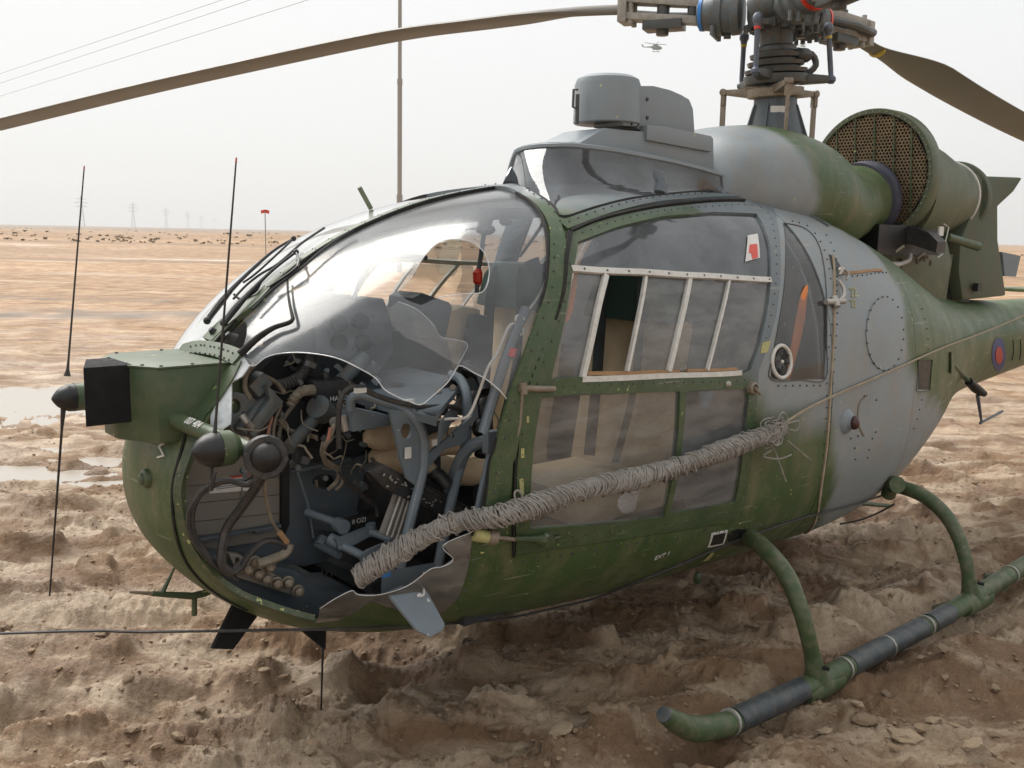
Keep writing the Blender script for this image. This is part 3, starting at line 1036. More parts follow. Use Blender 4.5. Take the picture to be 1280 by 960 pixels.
for q in [(1090, 548), (1086, 562), (1072, 545), (1068, 560), (1095, 500), (1080, 495), (1084, 572), (1069, 574), (1094, 540), (1063, 548)]:
    s, t = on(*q)
    rivet(mb, hull(s, t, 0.002), hnorm(s, t), 0.006)
part('rivets', mb, M['bolt'], kind='stuff', smooth=False)
panel('access_cover', ons(ov), M['camo'], aft1, off=0.004, thick=0.004, step=0.05, camo=True, label='oval riveted access cover')
mb = MB()
strip(mb, ons([(1084, 494), (1075, 502), (1072, 518), (1074, 534), (1080, 545)]), 0.007, 0.003, 0.001)
mb.build('filler_ring', M['bronze'], aft1)
# lamp
s, t = on(1058, 527)
n = hnorm(s, t)
c = hull(s, t)
mb = MB()
mb.lathe(c, n, [(0, 0.055), (0.012, 0.046), (0.02, 0.032), (0.03, 0.028)], 16)
lamp = mb.build('lamp_base', M['grey'], aft1)
mb = MB()
mb.ell(c + n * 0.036, (0.022, 0.022, 0.030), 14)
mb.build('lamp_lens', surface('dark_red_lens', (0.06, 0.02, 0.018), 0.12, var=0.1), lamp)
# small dark square window further aft
mb = MB()
q = [hp(*p, -0.002) for p in [(1148, 451), (1163, 451), (1160, 486), (1146, 486)]]
nn = hnorm(*on(1154, 468))
mb.prism(q, nn * 0.006)
wdw = mb.build('inspection_window', M['black'], aft1, smooth=False)
mb = MB()
qq = [hp(*p, 0.004) for p in [(1147, 449), (1164, 449), (1161, 488), (1145, 488)]]
mb.tube(qq, 0.005, 6, closed=True)
mb.build('window_frame', M['camo'], wdw, camo=True)
# latches at the top of the aft joint
mb = MB()
mb.tube([hp(1045, 352, .012), hp(1049, 362, .02), hp(1049, 372, .022), hp(1045, 378, .012)], 0.008, 8, smooth=3)
mb.ell(hp(1049, 340, .01), (0.02, 0.02, 0.02), 10)
mb.cyl(hp(1030, 378, .008), hp(1050, 378, .02), 0.012)
mb.cyl(hp(1040, 372, .01), hp(1041, 385, .02), 0.014)
mb.tube([hp(1044, 346, .02), hp(1047, 340, .03), hp(1053, 345, .03), hp(1053, 352, .02)], 0.005)
mb.build('latch', M['alu'], aft1)
mb = MB()
strip(mb, ons([(1052, 342), (1075, 340), (1102, 338)]), 0.012, 0.004, 0.001)
mb.build('panel_edge', M['wood'], aft1)
mb = MB()
q = ons([(1036, 318), (1043, 322), (1053, 338), (1040, 337)])
panel('open_gap', q, M['black'], aft1, off=0.003, thick=0.002, step=0.03, smooth_edges=0)
# roundel on the boom
def ellp(cx, cy, rx, ry, n=24):
    return ons([(cx + rx * math.cos(k * 2 * math.pi / n), cy + ry * math.sin(k * 2 * math.pi / n)) for k in range(n)])
rd = panel('roundel', ellp(1248, 443, 8.5, 21), M['roundelblue'], boom, off=0.003, thick=0.002, step=0.04)
panel('roundel_centre', ellp(1248, 444, 4.6, 10.5), M['pinkwhite'], rd, off=0.006, thick=0.002, step=0.04)
mb = MB()
for x0 in (1266, 1275):
    strip(mb, ons([(x0, 425), (x0 - 1, 450)]), 0.007, 0.002, 0.001, sub=1)
mb.build('serial_marking', M['dark'], boom)
# placards
def quadpanel(name, pts, mat, off=0.003, parent=None, label=None):
    return panel(name, ons(pts), mat, parent or FUS, off=off, thick=0.002, step=0.03, smooth_edges=0, label=label)
pl = quadpanel('placard', [(889, 666), (909, 662), (904, 680), (884, 684)], M['paper'])
quadpanel('placard_field', [(891, 668), (906, 665), (902, 678), (887, 681)], M['black'], 0.006, pl)
quadpanel('placard_label', [(1, 1)] and [(935, 294), (947, 292), (950, 322), (932, 327)], M['paper'], 0.0, door)
quadpanel('red_cross', [(937, 306), (946, 305), (947, 322), (940, 324), (939, 316), (936, 316)], M['red'], 0.002, door, label='red mark on a white sticker')
quadpanel('tape_patch', [(952, 428), (962, 426), (958, 440), (949, 442)], M['paleyellow'], 0.006, door)
for q in [[(878, 700), (884, 699), (892, 690), (888, 690)], [(648, 590), (653, 590), (654, 618), (649, 618)], [(650, 560), (654, 560), (654, 572), (650, 572)], [(657, 520), (660, 520), (660, 528), (657, 528)]]:
    quadpanel('yellow_mark', q, M['paleyellow'], 0.006)
def letters(text, px, py, h, mat, parent, ang=0.0, off=0.004, squeeze=1.0, frame=None):
    cu = bpy.data.curves.new('lettering', 'FONT')
    cu.body = text
    cu.size = h
    cu.extrude = 0.0006
    cu.align_x = 'CENTER'
    cu.align_y = 'CENTER'
    tmp = bpy.data.objects.new('lettering', cu)
    COL.objects.link(tmp)
    dg = bpy.context.evaluated_depsgraph_get()
    me = bpy.data.meshes.new_from_object(tmp.evaluated_get(dg))
    bpy.data.objects.remove(tmp)
    if frame is None:
        s, t = on(px, py)
        c, n = hull(s, t, off), hnorm(s, t)
        r = Vector((-1, 0, 0))
        r = (r - n * r.dot(n)).normalized()
        u = n.cross(r)
        r2 = r * math.cos(ang) + u * math.sin(ang)
        u = n.cross(r2)
    else:
        c, r2, u, n = frame
    m4 = Matrix(((r2.x * squeeze, u.x, n.x, c.x), (r2.y * squeeze, u.y, n.y, c.y), (r2.z * squeeze, u.z, n.z, c.z), (0, 0, 0, 1)))
    me.transform(m4)
    me.materials.clear()
    me.materials.append(mat)
    o = bpy.data.objects.new('lettering', me)
    COL.objects.link(o)
    o.parent = parent
    return o
letters('EXT 1', 827, 694, 0.030, M['paper'], FUS, ang=0.12)
letters('22', 1066, 366, 0.06, M['paleyellow'], aft1)
letters('22', 1066, 380, 0.05, M['paleyellow'], aft1)
# nose cover details
mb = MB()
strip(mb, ons([(233, 540), (220, 590), (216, 622), (219, 660), (232, 700), (262, 735), (310, 762)]), 0.008, 0.004, 0.001)
part('nose_seam', mb, M['rubber'])
mb = MB()
strip(mb, ons([(243, 553), (230, 590), (226, 622), (235, 668), (258, 705), (290, 735), (340, 757), (392, 772)]), 0.030, 0.014, 0.0)
part('sill_rail', mb, surface('chipped_sill_paint', (0.050, 0.075, 0.034), 0.45, var=0.3, scale=12, dirt=0.4, chips=0.75, chipcol=(0.42, 0.42, 0.16)))
mb = MB()
s, t = on(184, 598)
mb.lathe(hull(s, t), hnorm(s, t), [(0, 0.03), (0.01, 0.027), (0.016, 0.018), (0.022, 0.016), (0.026, 0.008)], 14)
part('nose_fitting', mb, M['green'])
mb = MB()
for a_, b_ in (((198, 572), (206, 570)), ((206, 570), (200, 558)), ((200, 558), (206, 554))):
    strip(mb, ons([a_, b_]), 0.005, 0.003, 0.002, sub=1)
part('white_mark', mb, M['paper'])

# ------------------------------------------------------------------ cabin lining and interior
def plate(mb, pts, y, th, holes=(), px=True):
    """flat plate standing lengthways at sideways offset y, outline given in photograph points"""
    P = [[(aY(*p, y).x, aY(*p, y).z) for p in lp] for lp in [pts] + list(holes)]
    v, e = [], []
    for lp in P:
        o = len(v)
        v += lp
        e += [(o + i, o + (i + 1) % len(lp)) for i in range(len(lp))]
    res = delaunay_2d_cdt([Vector(p) for p in v], e, [], 0, 1e-6)
    V2, F2 = res[0], res[2]
    keep = [f for f in F2 if inpoly(sum(V2[i].x for i in f) / 3, sum(V2[i].y for i in f) / 3, P[0]) and not any(inpoly(sum(V2[i].x for i in f) / 3, sum(V2[i].y for i in f) / 3, h) for h in P[1:])]
    n = len(V2)
    vs = [(a.x, y, a.y) for a in V2] + [(a.x, y - th, a.y) for a in V2]
    fs = [tuple(f) for f in keep] + [tuple(i + n for i in f[::-1]) for f in keep]
    ed = {(f[i], f[(i + 1) % 3]) for f in keep for i in range(3)}
    fs += [(b, a, a + n, b + n) for a, b in ed if (b, a) not in ed]
    mb.add(vs, fs)

def el(cx, cy, rx, ry, n=16):
    return [(cx + rx * math.cos(k * 2 * math.pi / n), cy + ry * math.sin(k * 2 * math.pi / n)) for k in range(n)]

lin = panel('cabin_lining', [(0.2, R(-179.9)), (0.2, R(179.9)), (sA, R(179.9)), (sA, R(-179.9))], M['bulkhead'], FUS,
            holes=[CAN, mir(CANS), DOOR, mir(DOOR), QW, mir(QW)], step=0.09, smooth_edges=0, thick=0, off=-0.016)
mb = MB()
sec = [hull(sA - 0.1, R(a), -0.02) for a in range(-180, 180, 10)]
mb.prism(sec, (0.02, 0, 0))
part('rear_bulkhead', mb, M['interior'], smooth=False)
mb = MB()
mb.box((1.35, 0, 0.40), (1.9, 1.0, 0.04))
mb.box((2.40, 0.0, 0.50), (0.25, 0.6, 0.04))
part('cabin_floor', mb, M['dark'], smooth=False)
# padded quilting of the rear bulkhead and roof liner
mb = MB()
for k in range(5):
    mb.box((0.42, -0.44 + k * 0.22, 1.15), (0.03, 0.20, 0.8))
part('bulkhead_padding', mb, surface('quilted_liner', (0.11, 0.10, 0.09), 0.85, var=0.3, scale=6, dirt=0.3, bump=0.5, bscale=30), bevel=0.01)
mb = MB()
mb.box((1.2, 0, 1.80), (0.5, 0.30, 0.05))
mb.box((1.52, 0.0, 1.78), (0.3, 0.24, 0.05))
part('overhead_console', mb, M['bulkhead'], bevel=0.01)

def seat(y0, lab):
    mb = MB()
    tilt = Matrix.Rotation(R(-10), 3, 'Y')
    mb.box((1.36, y0, 1.02), (0.10, 0.46, 0.66), tilt)
    st = mb.build('seat', M['tan'], FUS, bevel=0.035, label=lab)
    mb = MB()
    mb.box((1.60, y0, 0.70), (0.50, 0.46, 0.13))
    mb.build('seat_cushion', M['tan'], st, bevel=0.04)
    mb = MB()
    c = Vector((1.30, y0, 1.40))
    poly = [Vector((0, -0.23, -0.07)), Vector((0, 0.23, -0.07)), Vector((0, 0.17, 0.08)), Vector((0, 0.10, 0.13)), Vector((0, -0.10, 0.13)), Vector((0, -0.17, 0.08))]
    mb.prism([c + p for p in poly], (0.11, 0, 0))
    mb.build('headrest', M['headrest'], st, bevel=0.02)
    mb = MB()
    for dy in (-0.10, 0.10):
        mb.tube([(1.30, y0 + dy * 0.8, 1.53), (1.40, y0 + dy * 0.8, 1.49), (1.425, y0 + dy, 1.36), (1.44, y0 + dy, 1.1), (1.50, y0 + dy * 0.7, 0.80)], 0.027, 8, smooth=3, sy=0.15)
    mb.build('harness', M['strap'], st)
    mb = MB()
    mb.box((1.5, y0, 0.53), (0.52, 0.42, 0.24))
    mb.build('seat_base', M['dark'], st, bevel=0.01)
    return st
seat(0.34, 'near seat, seen through the open sliding pane')
seat(-0.34, 'far seat with green headrest, seen through the windscreen')
mb = MB()
plate(mb, [(553, 402), (563, 388), (580, 382), (604, 385), (602, 420), (585, 470), (560, 500), (545, 470)], -0.22, 0.16)
part('seat_bolster', mb, M['tan'], bevel=0.03)
mb = MB()
plate(mb, [(592, 392), (618, 396), (614, 440), (600, 520), (575, 520), (580, 460)], -0.15, 0.04)
part('dark_cover', mb, M['strap'], bevel=0.01)
# tan pouches under the tray
mb = MB()
for (px, py, y, r, sx) in ((490, 543, .12, .075, 1.6), (498, 572, .12, .085, 1.4), (560, 552, .2, .06, 2.2), (590, 590, .3, .06, 1.3), (478, 575, .0, .07, 1.2)):
    mb.ell(aY(px, py, y), (r * sx, r * 0.8, r * 0.75), 18)
o = part('survival_pouch', mb, surface('lit_tan_canvas', (.62, .47, .31), .9, var=.2, scale=9, dirt=.3, bump=.3, bscale=60))  # tan made lighter to carry the light that reaches the pouches
for v in o.data.vertices:
    v.co += noise.noise_vector(v.co * 12) * 0.014

# far cabin hoop, overhead lever with red grip
mb = MB()
mb.tube([aY(676, 246, -.5), aY(660, 256, -.56), aY(643, 290, -.60), (aY(630, 335, -.62)), aY(620, 385, -.63), aY(608, 470, -.64)], [0.03, 0.05, 0.052, 0.055, 0.052, 0.05], 12, smooth=5, sy=0.5)
part('cabin_hoop', mb, M['interior'])
mb = MB()
mb.tube([aY(668, 262, -.5), aY(650, 310, -.55), aY(640, 340, -.58)], 0.010, smooth=3)
mb.tube([aY(690, 255, -.2), aY(675, 285, -.35), aY(650, 320, -.52)], 0.008, smooth=3)
mb.ell(aY(632, 277, -.45), (0.03, 0.03, 0.02))
part('hoop_cable', mb, M['bolt'])
mb = MB()
mb.tube([aY(608, 262, 0), aY(606, 282, 0)], [0.035, 0.026], 10)
mb.ell(aY(607, 287, 0), (0.04, 0.035, 0.022), 12)
mb.tube([aY(605, 290, 0), aY(601, 320, 0.01), aY(597, 345, 0.02), aY(596, 366, 0.02)], 0.009, 8, smooth=2)
mb.tube([aY(605, 286, 0), aY(585, 286, .03), aY(582, 288, .03)], 0.004)
lever = part('overhead_lever', mb, M['bulkhead'])
mb = MB()
mb.tube([aY(598, 336, 0.02), aY(597, 341, 0.02), aY(597, 352, 0.02), aY(598, 356, 0.02)], [0.010, 0.019, 0.018, 0.010], 12)
mb.build('lever_grip', M['red'], lever)
mb = MB()
plate(mb, [(455, 275), (464, 275), (463, 292), (458, 292)], -.3, 0.02)
plate(mb, [(456, 312), (476, 308), (478, 327), (460, 329)], 0.0, 0.05)
mb.tube([aY(476, 318, 0.0), aY(532, 322, -.1)], 0.010)
mb.tube([aY(466, 328, 0), aY(450, 350, 0), aY(443, 372, 0)], 0.007)
part('standby_compass', mb, M['interior'])

# instrument console and glareshield
mb = MB()
plate(mb, [(388, 385), (420, 372), (480, 373), (489, 395), (493, 440), (470, 470), (400, 470)], -0.02, 0.40)
con = part('instrument_console', mb, M['bulkhead'], bevel=0.008)
mb = MB()
for (x, y) in ((425, 405), (452, 402), (425, 428), (455, 428)):
    p = aY(x, y, 0.0)
    mb.cyl(p - Vector((0, .02, 0)), p + Vector((0, 0.006, 0)), 0.028, seg=18)
mb.build('instrument', M['black'], con)
mb = MB()
for (x, y) in ((440, 412), (468, 395), (470, 430), (442, 436), (412, 414)):
    p = aY(x, y, 0.0)
    mb.box(p, (0.010, 0.006, 0.014))
mb.build('switch', M['bolt'], con)
mb = MB()
plate(mb, [(516, 372), (528, 366), (562, 378), (566, 384), (556, 428), (520, 418), (514, 395)], -.10, 0.16)
part('radio_box', mb, M['bulkhead'], bevel=0.006)
mb = MB()
plate(mb, [(475, 415), (520, 412), (560, 425), (570, 470), (560, 520), (480, 520), (450, 470)], -.12, 0.25)
mb.box((2.25, -0.15, 0.72), (0.5, 0.25, 0.6))
part('centre_pedestal', mb, M['dark'], bevel=0.01)

# grey equipment tray ahead of the near seat
zt = 1.13
mb = MB()
tp = [aZ(440, 490, zt - .01), aZ(478, 452, zt + .02), aZ(582, 474, zt + .02), aZ(546, 519, zt - .01)]
mb.prism(tp, (0, 0, -0.016))
mb.prism([tp[0], tp[3], tp[3] - Vector((0, 0, .035)), tp[0] - Vector((0, 0, .035))], (-0.01, -0.01, 0))
mb.prism([tp[2] + Vector((0, .02, -.02)), tp[3] + Vector((0, .01, -.02)), tp[3] - Vector((0, 0, .10)), tp[2] - Vector((0, -.02, .05))], (-0.008, -0.008, 0))
tray = part('equipment_tray', mb, M['interior'], bevel=0.003)
mb = MB()
c = aZ(496, 481, zt + 0.008)
mb.lathe(c, (0, 0, 1), [(0, 0.026), (0.003, 0.026), (0.004, 0.015)], 18)
mb.build('tray_grommet', M['dark'], tray)
mb = MB()
mb.tube([aY(438, 512, .35), aY(440, 498, .36), aY(452, 494, .38), aY(480, 502, .42), aY(505, 512, .46), aY(520, 525, .48), aY(529, 545, .48), aY(530, 575, .48), aY(526, 600, .48), aY(512, 655, .48), aY(500, 710, .48)],
        [.014, .015, .015, .015, .016, .016, .016, .016, .016, .016, .017], 10, smooth=4)
mb.tube([aY(562, 468, .30), aY(575, 474, .34), aY(583, 492, .40), aY(584, 515, .42), aY(582, 560, .43), aY(568, 610, .45), aY(556, 665, .48), aY(546, 715, .50)], 0.016, 10, smooth=4)
mb.build('tray_frame', M['interior'], tray)
mb = MB()
plate(mb, [(487, 512), (506, 514), (520, 524), (527, 540), (529, 575), (527, 600), (518, 606), (508, 598), (501, 575), (495, 545)], .475, .012, [el(508, 539, 7, 10)])
plate(mb, [(529, 572), (555, 552), (590, 520), (596, 500), (598, 522), (584, 535), (583, 550), (576, 556), (555, 562), (531, 590)], .47, .012, [el(566, 545, 2.2, 3, 8)])
mb.build('tray_gusset', M['interior'], tray, label='drilled gusset plates of the tray')
mb = MB()
plate(mb, [(436, 509), (487, 519), (487, 532), (441, 540), (441, 514)], .33, .09)
mb.build('tray_box', M['interior'], tray, bevel=0.003)
mb = MB()
for q in [(448, 489), (508, 503)]:
    p = aY(*q, .44)
    mb.box(p + Vector((0, .01, 0.004)), (0.035, 0.015, 0.014))
p = aY(510, 566, .485)
mb.box(p, (0.022, 0.004, 0.035))
p = aY(543, 553, .482)
mb.box(p, (0.02, 0.004, 0.02))
mb.build('white_tag', M['paper'], tray)
mb = MB()
mb.tube([aY(424, 560, .40), aY(423, 530, .41), aY(425, 502, .42), aY(433, 488, .42), aY(447, 484, .44), aY(470, 494, .46), aY(498, 503, .48), aY(530, 509, .49), aY(560, 508, .48), aY(576, 512, .46)], 0.0085, 8, smooth=5)
mb.build('black_cable', M['hose'], tray)
# black optical gear behind the tray
mb = MB()
for (x, y, yy, r) in ((585, 462, .30, .03), (592, 500, .40, .03), (603, 508, .42, .028), (560, 492, .30, .028), (548, 500, .30, .022), (600, 535, .45, .03), (575, 480, .3, .025), (565, 520, .35, .02)):
    p = aY(x, y, yy)
    mb.ell(p, (r, r * 0.8, r * 1.1), 12)
mb.tube([aY(580, 460, .3), aY(600, 470, .35), aY(607, 490, .4)], 0.022, 8, smooth=3)
mb.tube([aY(603, 508, .42), aY(606, 540, .45), aY(600, 570, .48)], [.03, .028, .02], 10, smooth=3)
mb.tube([aY(545, 500, .3), aY(560, 480, .3), aY(575, 470, .3)], 0.012, 8, smooth=3)
part('optical_sight', mb, M['black'])
mb = MB()
for q in [(548, 488), (556, 500), (566, 484), (552, 512), (541, 504)]:
    mb.cyl(aY(*q, .33), aY(*q, .36), 0.010, seg=10)
part('sight_knob', mb, M['bronze'])
# stick, hoses and lower controls
mb = MB()
mb.cyl(aY(530, 576, .40), aY(545, 593, .42), 0.020, seg=14)
part('control_stick', mb, M['cord'])
mb = MB()
mb.cyl(aY(541, 589, .415), aY(545, 594, .425), 0.024, seg=14)
mb.cyl(aY(546, 593, .42), aY(560, 608, .45), 0.026, 0.022, seg=14)
part('stick_boot', mb, M['black'])
mb = MB()
mb.tube([aY(608, 552, .50), aY(592, 556, .48), aY(578, 570, .45), aY(568, 595, .42), aY(562, 615, .40)], 0.021, 10, smooth=5)
mb.tube([aY(617, 540, .60), aY(612, 570, .60), aY(603, 610, .60), aY(594, 655, .60)], 0.012, 8, smooth=4)
mb.tube([hp(668, 380, -.05), hp(652, 420, -.05), hp(636, 470, -.05), hp(624, 510, -.05), hp(614, 545, -.05)], 0.016, 8, smooth=4)
part('air_duct', mb, M['interior'])
mb = MB()
mb.box(aY(614, 552, .60), (0.05, 0.03, 0.07))
part('duct_bracket', mb, M['interior'], bevel=0.005)
mb = MB()
mb.tube([hp(690, 285, -.02), hp(689, 330, -.02), hp(682, 362, -.03), hp(667, 387, -.05), hp(655, 392, -.05), hp(661, 415, -.05), hp(664, 410, -.045), hp(656, 402, -.05), hp(646, 405, -.05), hp(634, 440, -.06), hp(622, 460, -.06), hp(612, 495, -.07), hp(600, 525, -.08), hp(585, 531, -.12), hp(570, 533, -.14)], 0.0045, 6, smooth=5)
part('white_wire', mb, M['wire'])
mb = MB()
mb.tube([hp(650, 435, -.04), hp(647, 446, -.04)], 0.014, 8)
part('duct_sleeve', mb, M['red'])

# dark mass below: boxes, ribbed channel, control levers
mb = MB()
plate(mb, [(470, 585), (520, 600), (600, 640), (600, 690), (520, 720), (470, 740), (440, 720)], .12, .2)
plate(mb, [(460, 590), (480, 580), (560, 625), (600, 650), (598, 664), (540, 640), (480, 610)], .45, .06)
part('floor_box', mb, M['blackbox'], bevel=0.006)
mb = MB()
plate(mb, [(497, 615), (522, 627), (508, 678), (478, 667)], .40, .02)
for k in range(4):
    a = 0.2 + k * 0.2
    p = aY(497 + 25 * a, 615 + 12 * a, .41)
    q = aY(478 + 30 * a, 667 + 11 * a, .41)
    mb.cyl(p, q, 0.006, seg=6)
part('channel_cover', mb, M['alu'])
mb = MB()
random.seed(11)
for k in range(34):
    a = random.random()
    px, py = 480 + 110 * a, 597 + 55 * a + random.uniform(-7, 9)
    p = aY(px, py, .46)
    mb.box(p, (random.uniform(.003, .009), .004, random.uniform(.002, .005)), Matrix.Rotation(random.uniform(-1, 1), 3, 'Y'))
part('debris', mb, M['alu'], kind='stuff', smooth=False)
# chin bay: brown board, blue-grey frames
mb = MB()
plate(mb, [(246, 552), (290, 556), (330, 560), (354, 576), (354, 668), (330, 676), (246, 690), (231, 655), (228, 610), (234, 575)], .09, .02)
board = part('equipment_board', mb, M['board'], bevel=0.002)
mb = MB()
for y0 in (600, 622, 645, 663):
    mb.tube([aY(234, y0 + 8, .0905), aY(352, y0 - 4, .0905)], 0.0012, 5)
mb.build('board_joint', M['bolt'], board, kind='stuff')
mb = MB()
plate(mb, [(262, 601), (314, 593), (312, 613), (262, 617)], .094, .002)
lb = mb.build('warning_label', M['paper'], board)
mb = MB()
plate(mb, [(284, 597), (312, 592.5), (312, 594.5), (284, 599)], .096, .003)
mb.build('label_border', M['red'], lb)
mb = MB()
for k in range(4):
    plate(mb, [(270, 604 + k * 2.4), (305, 600 + k * 2.2), (305, 600.8 + k * 2.2), (270, 604.8 + k * 2.4)], .0955, .001)
mb.build('label_print', M['bolt'], lb)
mb = MB()
plate(mb, [(353, 560), (362, 558), (362, 655), (355, 672), (353, 668)], .11, .03)
part('board_edge', mb, M['black'])
mb = MB()
plate(mb, [(362, 590), (395, 580), (440, 575), (478, 560), (492, 600), (500, 640), (470, 668), (430, 672), (410, 700), (382, 708), (300, 700), (248, 688), (246, 672), (330, 664), (362, 655)], .06, .02, [el(406, 602, 15, 9)])
part('chin_frame', mb, M['bulkhead'], bevel=0.004)
mb = MB()
plate(mb, [(385, 637), (428, 648), (440, 642), (480, 630), (484, 655), (440, 668), (392, 662)], .075, .02)
plate(mb, [(365, 588), (440, 572), (440, 577), (365, 593)], .085, .03)
plate(mb, [(246, 674), (330, 660), (352, 655), (352, 660), (320, 668), (318, 664), (246, 680)], .12, .03)
part('chin_stiffener', mb, M['bulkhead'], bevel=0.003)
mb = MB()
plate(mb, [(434, 652), (476, 642), (480, 662), (440, 668)], .20, .05)
bx = part('relay_box', mb, M['blackbox'], bevel=0.004)
cc = aY(449, 651, .202)
letters('II OZI', 0, 0, 0.022, M['paper'], bx, frame=(cc, Vector((-1, 0, 0)), Vector((0, 0, 1)), Vector((0, 1, 0))))
mb = MB()
plate(mb, [(244, 690), (300, 700), (370, 712), (400, 742), (450, 740), (470, 752), (400, 774), (340, 757), (290, 736), (262, 712)], .20, .25)
part('sill_tray', mb, M['bulkhead'], bevel=0.01)
mb = MB()
plate(mb, [(286, 692), (300, 693), (316, 705), (365, 728), (368, 745), (296, 722), (293, 708)], .24, .03, [el(297, 701, 3, 4, 8)])
con = part('connector_rail', mb, M['board'], bevel=0.004)
for k, q in enumerate([(309, 710), (318, 702), (332, 722), (322, 716), (345, 728), (359, 727), (372, 738), (336, 707)]):
    mb = MB()
    p = aY(*q, .25)
    mb.lathe(p, (0.25, 1, 0.1), [(0, .020), (.012, .020), (.014, .016), (.03, .014), (.036, .006)], 12)
    mb.build('connector', M['bronze'], con)
# lever group
mb = MB()
mb.cyl(aY(383, 640, .10), aY(428, 656, .22), 0.013)
mb.cyl(aY(422, 655, .20), aY(430, 659, .24), 0.024, seg=16)
mb.cyl(aY(396, 680, .10), aY(424, 694, .22), 0.013)
mb.cyl(aY(405, 672, .11), aY(400, 682, .12), 0.02, seg=6)
mb.cyl(aY(415, 676, .22), aY(460, 698, .32), 0.014)
mb.cyl(aY(412, 674, .21), aY(424, 680, .24), 0.022, seg=16)
mb.cyl(aY(462, 664, .25), aY(490, 675, .32), 0.013)
mb.cyl(aY(463, 655, .25), aY(466, 668, .25), 0.017)
plate(mb, [(420, 674), (430, 672), (460, 660), (472, 662), (460, 672), (438, 684), (424, 688)], .26, .02)
plate(mb, [(450, 696), (460, 688), (495, 673), (502, 676), (498, 683), (462, 702), (453, 704)], .34, .012, [el(495, 678, 2.5, 3, 8)])
mb.tube([aY(372, 590, .12), aY(385, 630, .10), aY(392, 672, .10)], 0.004)
part('control_linkage', mb, M['interior'])
# pipes, loom, brackets at the top of the bay
mb = MB()
mb.cyl(aY(360, 560, .20), aY(402, 514, .10), 0.021, seg=16)
mb.cyl(aY(425, 478, .05), aY(455, 447, 0.0), 0.026, seg=16)
mb.cyl(aY(397, 508, .14), aY(406, 516, .12), 0.040, seg=18)
part('steering_tube', mb, M['hub'])
mb = MB()
plate(mb, [(392, 477), (428, 476), (444, 478), (444, 522), (420, 528), (404, 512), (394, 506)], .12, .14)
mb.cyl(aY(407, 477, .07), aY(407, 466, .07), 0.014)
mb.lathe(aY(408, 478, .07), (0, 0, 1), [(0, .02), (.006, .02)], 12)
bb = part('handset_box', mb, M['blackbox'], bevel=0.004)
cc = aY(424, 498, .124)
letters('HAND', 0, 0, 0.024, M['paper'], bb, frame=(cc, Vector((-1, 0, 0)), Vector((0, 0, 1)), Vector((0, 1, 0))))
mb = MB()
plate(mb, [(320, 470), (345, 445), (400, 440), (450, 450), (470, 480), (465, 560), (360, 560), (330, 520)], -.02, .25)
mb.lathe(aY(430, 545, 0), (0, 1, 0), [(0, .09), (.02, .09), (.03, .08)], 20)
mb.lathe(aY(370, 520, 0), (0, 1, 0), [(0, .06), (.04, .06), (.05, .05)], 20)
mb.lathe(aY(367, 453, 0.0), (0.2, 1, 0), [(0, .026), (.03, .026), (.03, .014), (.0, .013)], 16)
part('avionics_stack', mb, M['dark'])
mb = MB()
plate(mb, [(292, 489), (313, 494), (326, 505), (310, 520), (297, 545), (287, 535)], .20, .02, [el(294, 508, 7, 9, 12)])
mb.cyl(aY(300, 540, .22), aY(332, 498, .18), 0.022, seg=12)
mb.cyl(aY(312, 545, .22), aY(345, 502, .18), 0.018, seg=12)
plate(mb, [(334, 482), (345, 490), (345, 505), (318, 540), (312, 530), (338, 500)], .24, .03)
mb.box(aY(322, 480, .18), (0.06, 0.05, 0.05), Matrix.Rotation(R(40), 3, 'Y'))
mb.box(aY(333, 510, .20), (0.09, 0.05, 0.04), Matrix.Rotation(R(45), 3, 'Y'))
part('actuator', mb, M['hub'], bevel=0.003)
mb = MB()
mb.tube([aY(302, 519, .25), aY(308, 527, .26), aY(315, 534, .25)], 0.010, 8)
mb.cyl(aY(418, 528, .2), aY(434, 527, .3), 0.018, seg=12)
mb.cyl(aY(428, 520, .3), aY(432, 538, .3), 0.012, seg=10)
part('clamp', mb, M['alu'])
mb = MB()
_dp, _ = spline([aY(341, 484, .1), aY(360, 480, .08), aY(376, 470, .06), aY(385, 455, .04), aY(386, 443, .02)], 14)
mb.tube(_dp, [.0185 if k % 3 else .0225 for k in range(len(_dp))], 10)
part('flexible_duct', mb, M['hose'])
mb = MB()
_dp, _ = spline([aY(362, 508, .14), aY(366, 500, .14), aY(376, 490, .13), aY(391, 487, .12)], 10)
mb.tube(_dp, [.011 + .006 * min(1, k / 22) if k % 4 else .0185 for k in range(len(_dp))], 10)
part('cable_boot', mb, M['harness'])
mb = MB()
mb.tube([aY(350, 560, .1), aY(352, 545, .1)], .006)
for k in range(9):
    t = k / 8
    p = aY(341 + 45 * t, 484 - 8 * t - 33 * t * t, .1 - .08 * t)
part('flexible_duct', mb, M['hose'])
def loom(name, mat, lines, parent=None, sm=5):
    for pts, r in lines:
        mb = MB()
        mb.tube([aY(a, b, c) for a, b, c in pts], r * (.72 if mat is M['harness'] else .9), 7, smooth=sm)
        mb.build(name, mat, parent or FUS)
